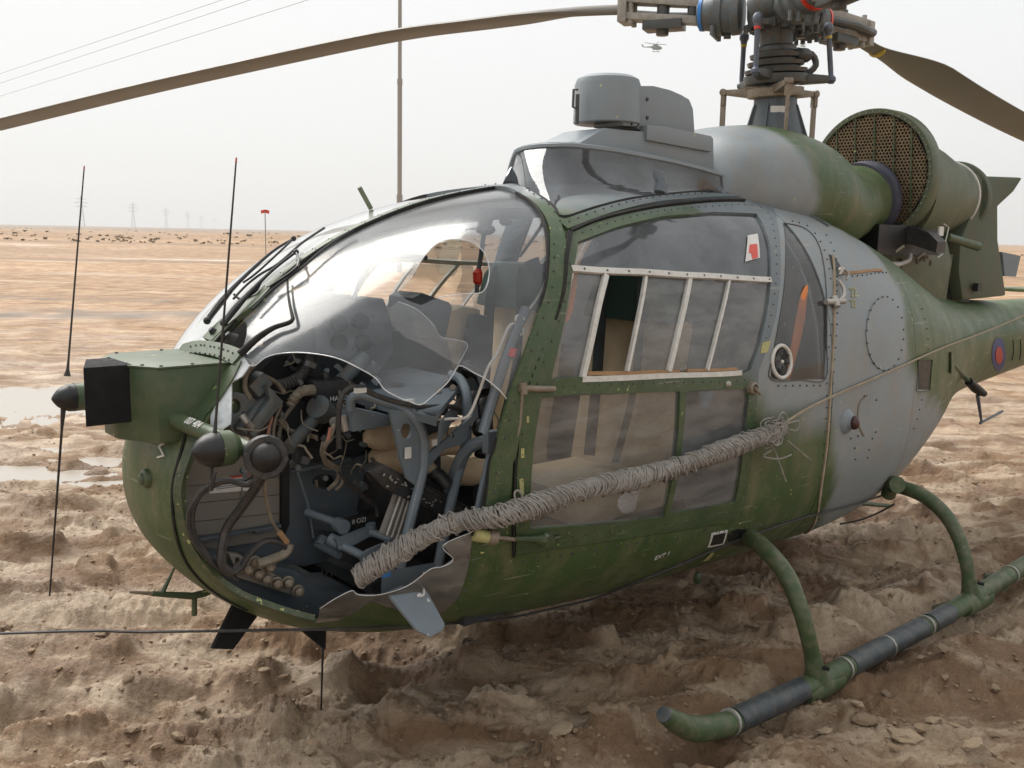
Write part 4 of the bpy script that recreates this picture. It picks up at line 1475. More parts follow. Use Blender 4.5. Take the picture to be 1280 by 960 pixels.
loom('wiring_loom', M['harness'], [
    ([(318, 455, .2), (308, 468, .2), (306, 485, .2), (313, 498, .2)], .011), ([(346, 500, .18), (338, 520, .18), (336, 545, .18), (338, 565, .18)], .008),
    ([(352, 505, .18), (344, 525, .18), (342, 550, .18), (350, 560, .18)], .007), ([(350, 525, .16), (362, 538, .14), (380, 542, .12), (396, 547, .12)], .011),
    ([(418, 530, .3), (413, 545, .3), (404, 565, .26), (408, 580, .22), (422, 585, .2), (422, 600, .18), (410, 612, .16)], .010),
    ([(404, 552, .24), (402, 568, .24), (412, 578, .22), (425, 588, .2), (428, 603, .2), (420, 612, .18)], .008),
    ([(395, 600, .05), (397, 612, .05), (404, 620, .04)], .008), ([(330, 470, .15), (345, 478, .15), (355, 490, .15)], .010),
    ([(372, 500, .1), (360, 515, .1), (352, 530, .1), (348, 550, .12)], .009)])
loom('black_hose', M['hose'], [
    ([(325, 590, .45), (310, 606, .42), (280, 600, .38), (255, 612, .34), (237, 640, .30), (240, 670, .28), (262, 700, .28), (290, 722, .28)], .0095),
    ([(322, 588, .45), (306, 600, .40), (276, 604, .37), (250, 620, .33), (241, 645, .30), (246, 672, .28), (266, 700, .28), (296, 726, .28)], .007),
    ([(330, 592, .50), (316, 615, .40), (298, 640, .33), (284, 660, .30), (278, 685, .30), (278, 705, .30), (290, 714, .30), (300, 706, .30)], .016),
    ([(268, 590, .50), (266, 600, .50), (264, 612, .48)], .007),
    ([(425, 590, .25), (440, 608, .25), (460, 626, .25), (470, 632, .25), (472, 645, .25)], .009),
    ([(300, 712, .3), (310, 695, .30), (330, 677, .30), (350, 678, .30), (358, 685, .30)], .011)])
loom('grey_hose', M['harness'], [
    ([(330, 600, .45), (333, 625, .38), (340, 650, .33), (348, 664, .30), (358, 680, .30)], .007),
    ([(322, 705, .30), (345, 697, .30), (358, 690, .30), (362, 680, .30)], .020)])
loom('red_wire', surface('pink_wire', (0.45, 0.2, 0.15), 0.6), [([(335, 510, .2), (340, 522, .2), (336, 535, .2), (334, 550, .2)], .004), ([(413, 535, .31), (410, 550, .3)], .006)])
loom('yellow_connector', M['wood'], [([(349, 665, .31), (359, 678, .31)], .010), ([(326, 592, .46), (323, 600, .45)], .008)], sm=0)
random.seed(17)
mb = MB()
for k in range(44):
    px, py = random.uniform(300, 465), random.uniform(455, 600)
    if k % 3 == 0:
        px, py = random.uniform(540, 612), random.uniform(470, 560)
    y = random.uniform(.05, .32)
    P_ = [aY(px, py, y)]
    d_ = Vector((random.uniform(-1, 1), random.uniform(-.4, .6), random.uniform(-1, .6))).normalized()
    for j in range(4):
        d_ = (d_ + Vector((random.uniform(-.7, .7), random.uniform(-.4, .4), random.uniform(-.8, .5)))).normalized()
        P_.append(P_[-1] + d_ * random.uniform(.015, .04))
    mb.tube(P_, random.choice((.0022, .003, .004)), 5, smooth=3)
part('wire_tangle', mb, M['harness'], kind='stuff')
mb = MB()
for k in range(55):
    px, py = random.uniform(300, 470), random.uniform(450, 610)
    p = aY(px, py, random.uniform(.02, .22))
    rt_m = Matrix.Rotation(random.uniform(-1.5, 1.5), 3, 'Y') @ Matrix.Rotation(random.uniform(-.5, .5), 3, 'Z')
    if k % 2:
        mb.box(p, (random.uniform(.01, .035), random.uniform(.008, .02), random.uniform(.008, .03)), rt_m)
    else:
        mb.cyl(p, p + rt_m @ Vector((0, random.uniform(.01, .025), 0)), random.uniform(.005, .011), seg=8)
part('loose_fittings', mb, M['hub'], kind='stuff')
# bent grey sheet hanging from the sill
mb = MB()
plate(mb, [(478, 715), (548, 703), (552, 708), (534, 716), (530, 738), (500, 745), (478, 742)], .50, .006)
fl = part('bent_sheet', mb, M['interior'])
mb = MB()
a = [aY(485, 742, .56), aY(506, 733, .57), aY(533, 738, .60), aY(556, 780, .68), aY(553, 788, .68), aY(538, 796, .68), aY(523, 789, .66)]
mb.prism(a, (0.004, -0.012, 0.0))
mb.build('hanging_flap', M['interior'], fl, label='bent grey flap hanging over the sill')
mb = MB()
mb.tube([aY(530, 715, .56), aY(529, 730, .58), aY(530, 742, .62), aY(526, 745, .63), aY(522, 744, .63)], 0.0035, 6, smooth=3)
mb.ell(aY(524, 744, .64), (.008, .006, .006), 8)
mb.build('safety_wire', M['wire'], fl)
mb = MB()
mb.box(aY(482, 717, .52), (0.03, 0.01, 0.02))
mb.build('blue_cap', M['blue'], fl)

# ------------------------------------------------------------------ nose box, aerials, wipers
mb = MB()
mb.prism([(2.90, .185, 1.045), (3.155, .185, 1.045), (3.225, .055, 1.045), (3.225, -.055, 1.045), (3.155, -.185, 1.045), (2.90, -.185, 1.045)], (0, 0, 0.213))
nb = part('nose_box', mb, M['green'], bevel=0.004)
mb = MB()
mb.prism([(2.86, .19, 1.258), (3.155, .19, 1.258), (3.23, .06, 1.258), (3.23, -.06, 1.258), (3.155, -.19, 1.258), (2.86, -.19, 1.258)], (0, 0, 0.006))
mb.build('box_lid', M['green'], nb, bevel=0.001)
mb = MB()
for (x, y) in ((3.14, .178), (3.05, .178), (2.95, .178), (3.20, .07), (3.215, 0.0), (3.20, -.07), (3.14, -.178), (3.0, -.178), (3.175, .13)):
    rivet(mb, Vector((x, y, 1.264)), Vector((0, 0, 1)), 0.008)
mb.build('rivets', M['bolt'], nb, kind='stuff', smooth=False)
mb = MB()
mb.prism([(3.19, .10, 1.10), (3.325, .10, 1.10), (3.262, -.08, 1.10), (3.19, -.08, 1.10)], (0, 0, .165))
mb.build('absorber_pad', M['deepblack'], nb, bevel=0.003)
mb = MB()
strip(mb, ons([(226, 440), (262, 437), (300, 449)]), 0.05, 0.010, 0.0)
strip(mb, [(2.60, -0.02), (3.05, 0.0), (3.35, 0.0)], 0.075, 0.012, 0.0)
mb.build('box_flange', M['green'], nb)
mb = MB()
rivets(mb, ons([(238, 437), (262, 435), (298, 446)]), 0.03, 0.004, 0.012)
rivets(mb, ons([(232, 446), (262, 445), (296, 456)]), 0.03, 0.004, 0.012)
mb.build('rivets', M['bolt'], nb, kind='stuff', smooth=False)
panel('nose_side_plate', ons([(282, 462), (303, 452), (292, 475), (276, 500), (258, 520), (246, 545), (230, 540), (240, 500), (262, 480)]), M['green'], FUS, off=0.006, thick=0.005, step=0.03)
# homing aerial bar
barP = [aY(214, 523, .16), aY(332, 571, .585)]
for sg in (1, -1):
    def sy(v):
        return Vector((v.x, v.y * sg, v.z))
    mb = MB()
    mb.tube([sy(barP[0]), sy(barP[0].lerp(barP[1], .5)), sy(barP[1])], 0.024, 14)
    bar = part('aerial_bar', mb, M['green'])
    if sg == 1:
        d = (barP[1] - barP[0]).normalized()
        c = barP[0].lerp(barP[1], 0.30)
        n = Vector((.55, .2, 0.45)).cross(d).cross(d) * -1
        n = (Vector((0.3, 0.55, 0.5)) - d * Vector((0.3, 0.55, 0.5)).dot(d)).normalized()
        cc = c + n * 0.0252
        up = d.cross(n)
        if up.z < 0:
            up = -up
        rt_ = up.cross(n)
        letters('007 404', 0, 0, 0.034, M['paper'], bar, frame=(cc, rt_, up, n), squeeze=0.62)
    e = sy(barP[1]) + (Vector((.05, 0, 0)) if sg < 0 else Vector((0, 0, 0)))
    ax = Vector((0.33, 0.93 * sg, 0.1)).normalized()
    mb = MB()
    mb.lathe(e - ax * 0.03, ax, [(0, .03), (.008, .056), (.035, .058), (.042, .054)], 24)
    for k in range(4):
        a = k * math.pi / 2 + .6
        u = ax.orthogonal().normalized()
        w = ax.cross(u)
        mb.cyl(e + (u * math.cos(a) + w * math.sin(a)) * .049 - ax * .02, e + (u * math.cos(a) + w * math.sin(a)) * .049 + ax * .017, .008, seg=8)
    hd = mb.build('aerial_head', M['blackbox'], bar)
    mb = MB()
    mb.lathe(e + ax * 0.008, ax, [(0, .040), (.010, .039), (.022, .032), (.030, .022), (.035, .010), (.0365, .001)], 24)
    mb.build('aerial_dome', M['black'], hd)
    cb = aY(276, 561, .50)
    cb.y *= sg
    if sg < 0:
        cb.x += .05
    mb = MB()
    mb.lathe(cb - Vector((.045, 0, 0)), (1, 0.02, 0.02), [(0, .032), (.02, .046), (.055, .047)], 22)
    mb.build('cone_base', M['green'], bar)
    mb = MB()
    mb.lathe(cb + Vector((.010, 0, 0)), (1, 0.02, 0.02), [(0, .0465), (.018, .0455), (.036, .039), (.052, .028), (.063, .015), (.069, .006), (.071, .001)], 22)
    cone = mb.build('aerial_cone', M['black'], bar)
    mb = MB()
    if sg == 1:
        b0, t0_ = aY(268, 548, .50), aY(295, 203, .50)
        l0, l1 = aY(265, 582, .50), aY(264, 600, .50)
    else:
        b0, t0_ = aY(84, 470, -.50), aY(105, 212, -.50)
        l0, l1 = aY(80, 500, -.50), aY(62, 745, -.50)
    mb.tube([b0, b0.lerp(t0_, .03), b0.lerp(t0_, .08), b0.lerp(t0_, .6), t0_], [.012, .0055, .0036, .0030, .0022], 8)
    mb.tube([l0, l0.lerp(l1, .15), l1], [.011, .0045, .0028], 8)
    wh = mb.build('whip_aerial', M['whip'], bar)
    mb = MB()
    mb.tube([t0_, t0_ + (t0_ - b0).normalized() * .012], [.0026, .0022], 6)
    mb.build('whip_tip', M['pinkwhite'], wh)
# pitot under the nose
mb = MB()
mb.tube([aY(275, 733, .0), aY(255, 742, 0), aY(240, 745, 0), aY(190, 742, 0)], [.012, .012, .012, .008], 8)
mb.tube([aY(243, 745, 0), aY(243, 769, 0)], .009, 8)
mb.tube([aY(203, 741, 0), aY(218, 710, -.02)], [.008, .003], 6)
pt_ = part('pitot_tube', mb, M['green'])
mb = MB()
mb.tube([aY(190, 742, 0), aY(162, 740, 0)], [.007, .004], 8)
mb.build('pitot_tip', M['bronze'], pt_)
mb = MB()
mb.prism([aY(297, 747, .10), aY(331, 758, .10), aY(292, 812, .12), aY(266, 811, .12)], (0.004, -0.012, 0))
part('blade_aerial', mb, M['deepblack'], bevel=0.002)
mb = MB()
mb.prism([aY(357, 768, .15), aY(372, 762, .15), (aY(392, 764, .15)), aY(402, 772, .15), aY(396, 780, .15), aY(408, 785, .15), aY(407, 812, .17), aY(380, 790, .15), aY(382, 784, .15), aY(370, 780, .15)], (0.004, -0.012, 0))
part('torn_aerial', mb, M['deepblack'])

# wipers, tube on the windscreen
for arm, bl, piv in (([(267, 409), (285, 385), (305, 362), (345, 325), (372, 308)], [(296, 379), (312, 362), (330, 348), (352, 335), (380, 310), (408, 291)], (270, 418)),
                     ([(288, 412), (303, 393), (322, 372), (350, 346), (378, 325)], [(320, 392), (345, 367), (378, 343), (402, 322), (425, 305), (444, 294)], (291, 424))):
    mb = MB()
    mb.tube([hp(*q, .030) for q in arm], [.010, .011, .007, .005, .004], 8, smooth=4)
    mb.ell(hp(*arm[0], .03), (.013, .013, .013), 10)
    mb.ell(hp(*arm[-1], .03), (.010, .010, .010), 10)
    w = part('wiper_arm', mb, M['black'])
    mb = MB()
    mb.tube([hp(*q, .018) for q in bl], .0045, 6, smooth=4)
    mb.tube([hp(bl[1][0] - 3, bl[1][1] - 3, .02), hp(*bl[2], .030), hp(arm[-1][0], arm[-1][1], .03)], .004, 6, smooth=3)
    mb.build('wiper_blade', M['black'], w)
    mb = MB()
    p = hp(*piv)
    n = hnorm(*on(*piv))
    mb.lathe(p, n, [(0, .022), (.010, .015), (.016, .011), (.026, .008)], 14)
    mb.build('wiper_pivot', M['black'], w)
mb = MB()
mb.tube([hp(362, 352, .012), hp(363, 372, .012), hp(367, 392, .014), hp(369, 403, .014), hp(363, 408, .014), hp(345, 414, .014), hp(325, 427, .014), hp(303, 446, .012)], [.003, .004, .005, .006, .007, .008, .010, .012], 8, smooth=5)
mb.tube([hp(330, 360, .02), hp(324, 370, .018), hp(305, 378, .014), hp(296, 372, .014)], .004, 6, smooth=4)
part('torn_seal', mb, M['rubber'])
mb = MB()
p = hp(461, 252)
mb.cyl(p, aY(449, 234, p.y), 0.009, seg=10)
part('roof_aerial_stub', mb, M['olive'])

# ------------------------------------------------------------------ roof sight: perspex fairing, base and turret
def bez(a, b, c, t):
    return a * (1 - t) ** 2 + b * 2 * t * (1 - t) + c * t * t
def hxy(x, y):
    s = 4.0
    lo, hi = 1.0, 14.0
    for _ in range(30):
        m_ = (lo + hi) / 2
        if hrow(m_)[0] > x:
            lo = m_
        else:
            hi = m_
    return hull(lo, math.copysign(th_y(lo, abs(y)), y) if abs(y) > 1e-4 else 0.0)
Bp = [hxy(.45, -.14), hxy(.9, -.14), hxy(1.3, -.12), hxy(1.58, -.08), hxy(1.72, -.03)] + [hp(*q) for q in [(634, 228), (654, 237), (676, 246), (692, 258), (704, 271), (745, 259), (790, 248), (840, 242), (880, 240), (910, 244)]]
Tp = [Vector((.45, -.12, 1.93)), Vector((.9, -.12, 1.95)), Vector((1.25, -.10, 1.955)), Vector((1.50, -.06, 1.96)), Vector((1.60, -.01, 1.96))] + [aY(645, 191, .03), aY(654, 186, .09), aY(672, 183, .17), aY(692, 182, .23), aY(716, 182, .27), aY(760, 187, .285), aY(800, 194, .285), aY(840, 202, .28), aY(872, 210, .275), aY(903, 219, .27)]
Wc = [0, 0, 0, 0, .1, .1, .1, .3, .6, .9, 1, 1, 1, 1, 1]
rows = []
for b, t, w in zip(Bp, Tp, Wc):
    m1 = Vector((b.x * .8 + t.x * .2, b.y * .8 + t.y * .2, b.z * .3 + t.z * .7))
    m2 = Vector((b.x * .25 + t.x * .75, b.y * .25 + t.y * .75, b.z * .95 + t.z * .05))
    m_ = m1.lerp(m2, w)
    rows.append([bez(b, m_, t, k / 8) for k in range(9)])
cols = [spline([r[k] for r in rows], 5)[0] for k in range(9)]
vs, fs = [], []
nn_ = len(cols[0])
for k in range(9):
    vs += cols[k]
for k in range(8):
    for i in range(nn_ - 1):
        fs.append((k * nn_ + i, k * nn_ + i + 1, (k + 1) * nn_ + i + 1, (k + 1) * nn_ + i))
mb = MB()
mb.add(vs, fs)
sf = part('sight_fairing', mb, M['glassdome'], sharp=80)
mb = MB()
mb.tube(cols[8], .011, 6)
mb.tube([cols[k][-1] for k in range(9)], .011, 6)
mb.tube([cols[k][25] for k in range(9)], .011, 6)
mb.build('fairing_rail', M['grey'], sf)
mb = MB()
mb.tube(cols[0][20:], .006, 5)
mb.build('fairing_seal', M['rubber'], sf)
mb = MB()
top = [cols[8][i] for i in range(0, nn_, 3)]
back = [Vector((p.x, -.11, p.z)) for p in reversed(top)]
mb.prism(top, (0, 0, .012))
mb.build('fairing_roof', M['grey'], sf, smooth=False)
mb = MB()
mb.tube([Vector((1.25, .18, 1.94)), Vector((1.22, .24, 1.90)), Vector((1.18, .27, 1.85)), Vector((1.20, .30, 1.80))], [.05, .05, .045, .05], 12, smooth=4)
mb.box((1.0, .10, 1.89), (.9, .22, .08))
mb.box((1.45, .05, 1.90), (.12, .14, .10))
mb.build('periscope_tube', M['bulkhead'], sf, bevel=0.004)
mb = MB()
mb.box((.95, .19, 1.895), (.62, .05, .05))
mb.build('sight_frame', M['interior'], sf, bevel=0.003)

# base wedge
mb = MB()
yp, ys = .235, .03
a1, a2, a3, a4 = aY(722, 180, yp), aY(756, 160, yp), aY(892, 172, yp), aY(893, 214, yp)
mid = aY(812, 165, yp)
pr = [aY(700, 183, yp), a1, a2, mid, a3, a4, aY(800, 194, yp)]
pts1 = [Vector((p.x, yp, p.z)) for p in pr]
pts2 = [Vector((p.x, ys, p.z)) for p in pr]
lo = aY(669, 183, .08)
mb.add(pts1 + pts2, [(0, 1, 2, 3, 4, 5, 6), (13, 12, 11, 10, 9, 8, 7)] + [(i, (i + 1) % 7, (i + 1) % 7 + 7, i + 7) for i in range(7)])
base = part('sight_base', mb, M['grey'], bevel=0.006)
mb = MB()
mb.hexa([Vector((a1.x + .02, ys, 1.97)), Vector((a1.x + .02, yp - .02, 1.97)), Vector((aY(669, 183, .1).x, .14, 1.975)), Vector((aY(669, 183, .06).x, .04, 1.975)),
         Vector((a2.x, ys, a2.z - .002)), Vector((a2.x, yp - .02, a2.z - .002)), Vector((a2.x + .03, .14, a2.z - .006)), Vector((a2.x + .03, .04, a2.z - .006))])
mb.build('base_slope', M['grey'], base, bevel=0.004)
mb = MB()
c = aY(759, 130, .13)
zb_, zt_ = 2.085, aY(759, 96, .13).z
mb.lathe(Vector((c.x, c.y, zb_)), (0, 0, 1), [(0, .128), (.004, .132), (zt_ - zb_ - .035, .130), (zt_ - zb_ - .012, .122), (zt_ - zb_, .100), (zt_ - zb_ + .002, .01)], 36)
tur = part('sight_turret', mb, M['grey'])
mb = MB()
mb.prism([aY(779, 104, .245), aY(797, 107, .245), aY(797, 158, .245), aY(779, 157, .245)], (0, -.16, 0))
mb.build('turret_door', M['grey'], tur, bevel=0.006)
mb = MB()
for q in [(783, 120), (783, 133), (783, 146), (775, 153), (790, 155)]:
    rivet(mb, aY(*q, .247), Vector((0, 1, 0)), .007)
mb.build('turret_screw', M['bolt'], tur)
mb = MB()
mb.tube([aY(722, 112, .13), aY(717, 112, .13), aY(716, 134, .13), aY(722, 136, .13)], .005, 6)
mb.tube([aY(722, 118, .13), aY(721, 155, .13)], .008, 6)
mb.build('turret_handle', M['bolt'], tur)
mb = MB()
mb.prism([aY(797, 107, .21), aY(818, 107, .21), aY(838, 112, .21), aY(852, 118, .21), aY(862, 124, .21), aY(867, 136, .21), aY(869, 167, .21), aY(797, 162, .21)], (0, -.17, 0))
hs = part('sight_housing', mb, M['grey'], bevel=0.008)
mb = MB()
for q in [(809, 124), (809, 147)]:
    rivet(mb, aY(*q, .211), Vector((0, 1, 0)), .011)
mb.build('housing_screw', M['bolt'], hs)
mb = MB()
mb.prism([aY(809, 156, .25), aY(832, 158, .25), aY(890, 170, .25), aY(890, 190, .25), aY(809, 175, .25)], (0, -.04, 0))
part('base_cheek', mb, M['grey'], bevel=0.004)

# ------------------------------------------------------------------ gearbox cowling, intake, engine, exhaust
def loft(mb, secs, seg=40):
    """secs: x, z top, z bottom, half width, exponent"""
    S = [Vector(s[:3]) for s in secs]
    A2 = np.array(secs)
    P = []
    for i in range(len(secs) - 1):
        for k in range(5):
            t = k / 5
            p0, p1, p2, p3 = A2[max(i - 1, 0)], A2[i], A2[i + 1], A2[min(i + 2, len(secs) - 1)]
            P.append(.5 * ((2 * p1) + (p2 - p0) * t + (2 * p0 - 5 * p1 + 4 * p2 - p3) * t * t + (3 * p1 - p0 - 3 * p2 + p3) * t ** 3))
    P.append(A2[-1])
    vs, fs = [], []
    for r in P:
        zc, h, w, n = (r[1] + r[2]) / 2, (r[1] - r[2]) / 2, r[3], r[4]
        for k in range(seg):
            a = 2 * math.pi * k / seg
            vs.append((r[0], w * math.copysign(abs(math.sin(a)) ** (2 / n), math.sin(a)), zc + h * math.copysign(abs(math.cos(a)) ** (2 / n), math.cos(a))))
    for i in range(len(P) - 1):
        for k in range(seg):
            k2 = (k + 1) % seg
            fs.append((i * seg + k, i * seg + k2, (i + 1) * seg + k2, (i + 1) * seg + k))
    fs.append(tuple(range(seg)))
    mb.add(vs, fs)
mb = MB()
loft(mb, [(.80, 1.90, 1.66, .22, 2.2), (.68, 2.07, 1.66, .33, 2.3), (.50, 2.150, 1.64, .40, 2.3), (.20, 2.182, 1.60, .43, 2.2), (-.10, 2.155, 1.56, .42, 2.1), (-.38, 2.075, 1.56, .345, 2.0), (-.62, 2.055, 1.62, .27, 2), (-.84, 2.06, 1.66, .212, 2)])
cowl = part('gearbox_cowling', mb, M['camo'], camo=True, sharp=60)
mb = MB()
mb.lathe((-.82, 0, 1.87), (-1, 0, 0), [(0, .206), (.07, .202), (.08, .222), (.10, .225), (.115, .19)], 40)
mb.build('intake_collar', surface('blue_black_collar', (0.035, 0.04, 0.065), 0.5, var=0.3, scale=8, dirt=0.2), cowl)
# disc
ic = Vector((-0.96, 0, 2.01))
ir = .362
mb = MB()
mb.lathe(ic, (-1, 0, 0), [(.03, .001), (.03, ir - .022), (0.0, ir - .022), (-.008, ir - .02), (-.008, ir + .004), (.0, ir + .008), (.09, ir + .008), (.13, ir - .02), (.14, .1)], 64)
disc = part('intake_ring', mb, M['olive'], sharp=40)
mb = MB()
mb.lathe(ic - Vector((.022, 0, 0)), (-1, 0, 0), [(0, ir - .02), (.005, ir - .02)], 48)
mb.build('intake_backing', M['screenback'], disc)
mb = MB()
hr = .0115
dx = hr * math.sqrt(3)
row = 0
z = -ir
while z < ir:
    y = -ir + (row % 2) * dx / 2
    while y < ir:
        if math.hypot(y, z) < ir - .03:
            c = ic + Vector((0.0, y, z))
            o_ = len(mb.v)
            for xx, rr_ in ((0, hr * .97), (0, hr * .70), (-.018, hr * .72)):
                for k in range(6):
                    a = k * math.pi / 3 + math.pi / 6
                    mb.v.append((c.x + xx, c.y + rr_ * math.cos(a), c.z + rr_ * math.sin(a)))
            for k in range(6):
                k2 = (k + 1) % 6
                mb.f.append((o_ + k, o_ + k2, o_ + 6 + k2, o_ + 6 + k))
                mb.f.append((o_ + 6 + k, o_ + 6 + k2, o_ + 12 + k2, o_ + 12 + k))
                mb.m += [0, 0]
        y += dx
    z += hr * 1.5
    row += 1
mb.build('honeycomb_screen', M['screen'], disc, kind='stuff', smooth=False)
mb = MB()
for y in (-.20, -.085, .03, .145, .245):
    h = math.sqrt(max(ir * ir - y * y, 0)) - .02
    mb = MB()
    mb.box(ic + Vector((.002, y, 0)), (.008, .007, 2 * h), Matrix.Rotation(R(4), 3, 'X'))
    mb.build('screen_bar', M['green'], disc)
mb = MB()
for k in range(56):
    a = 2 * math.pi * k / 56
    rivet(mb, ic + Vector((.010, (ir - .01) * math.cos(a), (ir - .01) * math.sin(a))), Vector((1, 0, 0)), .005)
mb.build('rivets', M['alu'], disc, kind='stuff', smooth=False)
mb = MB()
q = [aX(1098, 300, -.955), aX(1112, 276, -.955), aX(1160, 290, -.955), aX(1172, 302, -.955), aX(1170, 316, -.955), aX(1140, 306, -.955)]
mb.prism(q, (-.10, 0, 0))
mb.build('intake_underside_shade', M['blackbox'], disc)  # black plate painting the dark underside of the ring and its shadow
mb = MB()
mb.lathe((-1.08, 0, 1.93), (-1, 0, 0), [(0, .34), (.20, .325), (.40, .295), (.60, .25), (.80, .215), (.81, .18)], 40)
eng = part('engine_cowling', mb, M['olive'], sharp=50)
mb = MB()
mb.lathe((-1.87, 0, 1.93), (-1, 0, 0), [(0, .19), (.20, .19)], 32)
mb.build('engine_gap', M['black'], eng)
mb = MB()
mb.lathe((-1.885, 0, 1.93), (-1, 0, 0), [(0, .222), (.012, .224), (.014, .2)], 40)
mb.build('engine_band', M['white'], eng)
mb = MB()
ye = .19
ol = [(1205, 300), (1216, 270), (1226, 240), (1224, 225), (1214, 214), (1240, 220), (1270, 222), (1262, 240), (1250, 258), (1252, 300), (1262, 370), (1208, 376), (1203, 340)]
P1 = [aY(*q, ye) for q in ol]
n = len(P1)
wd = [.9, .95, 1, .95, .8, .9, 1.25, 1.15, .95, .9, .9, .9, .9]
vs = [Vector((p.x, ye * k, p.z)) for p, k in zip(P1, wd)] + [Vector((p.x, -ye * k, p.z)) for p, k in zip(P1, wd)]
mb.add(vs, [tuple(range(n)), tuple(range(2 * n - 1, n - 1, -1))] + [(i, (i + 1) % n, (i + 1) % n + n, i + n) for i in range(n)])
ex = part('exhaust_deflector', mb, M['exhaust'], bevel=0.02)
mb = MB()
mb.lathe((-1.99, 0, 1.93), (-1, 0, 0), [(0, .200), (.004, .226), (.03, .230), (.07, .222), (.12, .19)], 40)
mb.build('exhaust_collar', M['exhaust'], ex)
mb = MB()
mb.prism([aY(1253, 315, .1), aY(1276, 320, .1), aY(1270, 346, .1), (aY(1256, 345, .1))], (0, -.08, 0))
mb.build('exhaust_bracket', M['interior'], ex)
mb = MB()
mb.box(aY(1222, 359, .20), (.06, .03, .05))
mb.build('exhaust_latch', M['black'], ex)
mb = MB()
mb.prism([aY(1122, 296, .16), aY(1184, 300, .16), aY(1190, 330, .16), aY(1176, 378, .16), aY(1158, 374, .16), aY(1135, 345, .16), aY(1112, 332, .16), aY(1105, 318, .16)], (0, -.32, 0))
mb.prism([aY(1184, 318, .14), aY(1192, 318, .14), aY(1182, 380, .14), aY(1172, 380, .14)], (0, -.03, 0))
part('engine_pylon', mb, M['olive'], bevel=0.006)
mb = MB()
mb.prism([aY(1180, 300, .10), aY(1210, 300, .10), aY(1212, 378, .10), aY(1165, 382, .10)], (0, -.2, 0))
mb.box((-1.0, 0, 1.66), (.7, .5, .16))
part('engine_bay', mb, M['black'], smooth=False)  # black blocks put in for the shade inside the opening
mb = MB()
mb.cyl(aY(1184, 296, .36), aY(1222, 308, .36), .022, .027, seg=14)
part('drain_pipe', mb, M['green'])
mb = MB()
mb.box(aY(1176, 289, .36), (.05, .01, .05))
mb.tube([aY(1180, 280, .37), aY(1186, 284, .37), aY(1178, 318, .37), aY(1172, 322, .37)], .003)
part('white_label', mb, M['paper'], smooth=False)
mb = MB()
mb.ell(aY(1098, 325, .30), (.022, .022, .022), 12)
mb.cyl(aY(1112, 331, .30), aY(1122, 331, .30), .016)
mb.tube([aY(1122, 331, .30), aY(1136, 326, .30), aY(1138, 318, .28)], .011, smooth=3)
part('fuel_pipe', mb, M['alu'])
mb = MB()
random.seed(4)
for k in range(14):
    a = aY(1100 + random.random() * 60, 308 + random.random() * 22, .15 + random.random() * .1)
    b = a + Vector((random.uniform(-.12, .12), random.uniform(-.05, .05), random.uniform(-.06, .06)))
    mb.tube([a, a.lerp(b, .5) + Vector((0, .02, .02)), b], .008, 6, smooth=3)
part('engine_pipework', mb, M['harness'])

# ------------------------------------------------------------------ rotor head and blades
tilt = Vector((.078, 0, 1)).normalized()
def ml(z):
    return Vector((-.02 + (z - 2.2) * .078, 0, z))
def az(deg):
    a = R(deg) - HEAD
    return Vector((math.cos(a), math.sin(a), 0))
ROT = MB()
ROT.lathe(ml(2.06), tilt, [(0, .17), (.06, .155), (.15, .13), (.24, .105), (.30, .100), (.31, .08)], 28)
for k in range(8):
    d = az(k * 45 + 10)
    ROT.prism([ml(2.08) + d * .14, ml(2.08) + d * .185, ml(2.30) + d * .112, ml(2.30) + d * .08], az(k * 45 + 100) * .008)
rotor = part('gearbox_housing', ROT, M['bulkhead'], bevel=0)
mb = MB()
mb.box(ml(2.27) + az(262) * .112, (.07, .004, .03), Matrix.Rotation(R(262 + 90) - HEAD, 3, 'Z'))
mb.build('data_plate', M['paper'], rotor)
mb = MB()
mb.lathe(ml(2.335), tilt, [(0, .11), (.004, .135), (.045, .135), (.05, .10)], 28)
arms = [az(268), az(28), az(150)]
for d in arms:
    s_ = d.cross(Vector((0, 0, 1)))
    a, b = ml(2.36) + d * .10, ml(2.375) + d * .26
    mb.hexa([a - s_ * .045 - Vector((0, 0, .022)), a + s_ * .045 - Vector((0, 0, .022)), b + s_ * .012 - Vector((0, 0, .012)), b - s_ * .012 - Vector((0, 0, .012)),
             a - s_ * .045 + Vector((0, 0, .022)), a + s_ * .045 + Vector((0, 0, .022)), b + s_ * .012 + Vector((0, 0, .012)), b - s_ * .012 + Vector((0, 0, .012))])
    mb.cyl(b - s_ * .02, b + s_ * .02, .018, seg=12)
mb.build('fixed_swashplate', M['bronze'], rotor, bevel=0.003)
for d in arms:
    mb = MB()
    b = ml(2.37) + d * .26
    mb.box(b - Vector((0, 0, .03)), (.022, .03, .06), Matrix.Rotation(math.atan2(d.y, d.x), 3, 'Z'))
    mb.box(b - Vector((0, 0, .18)), (.026, .014, .26), Matrix.Rotation(math.atan2(d.y, d.x), 3, 'Z'))
    mb.build('control_rod', M['bronze'], rotor, bevel=0.002)
mb = MB()
mb.lathe(ml(2.395), tilt, [(0, .10), (.004, .15), (.045, .155), (.05, .12)], 28)
up3 = [az(-5), az(235), az(115)]
for d in up3:
    s_ = d.cross(Vector((0, 0, 1)))
    a, b = ml(2.425) + d * .12, ml(2.425) + d * .255
    mb.hexa([a - s_ * .04 - Vector((0, 0, .024)), a + s_ * .04 - Vector((0, 0, .024)), b + s_ * .02 - Vector((0, 0, .016)), b - s_ * .02 - Vector((0, 0, .016)),
             a - s_ * .04 + Vector((0, 0, .024)), a + s_ * .04 + Vector((0, 0, .024)), b + s_ * .02 + Vector((0, 0, .016)), b - s_ * .02 + Vector((0, 0, .016))])
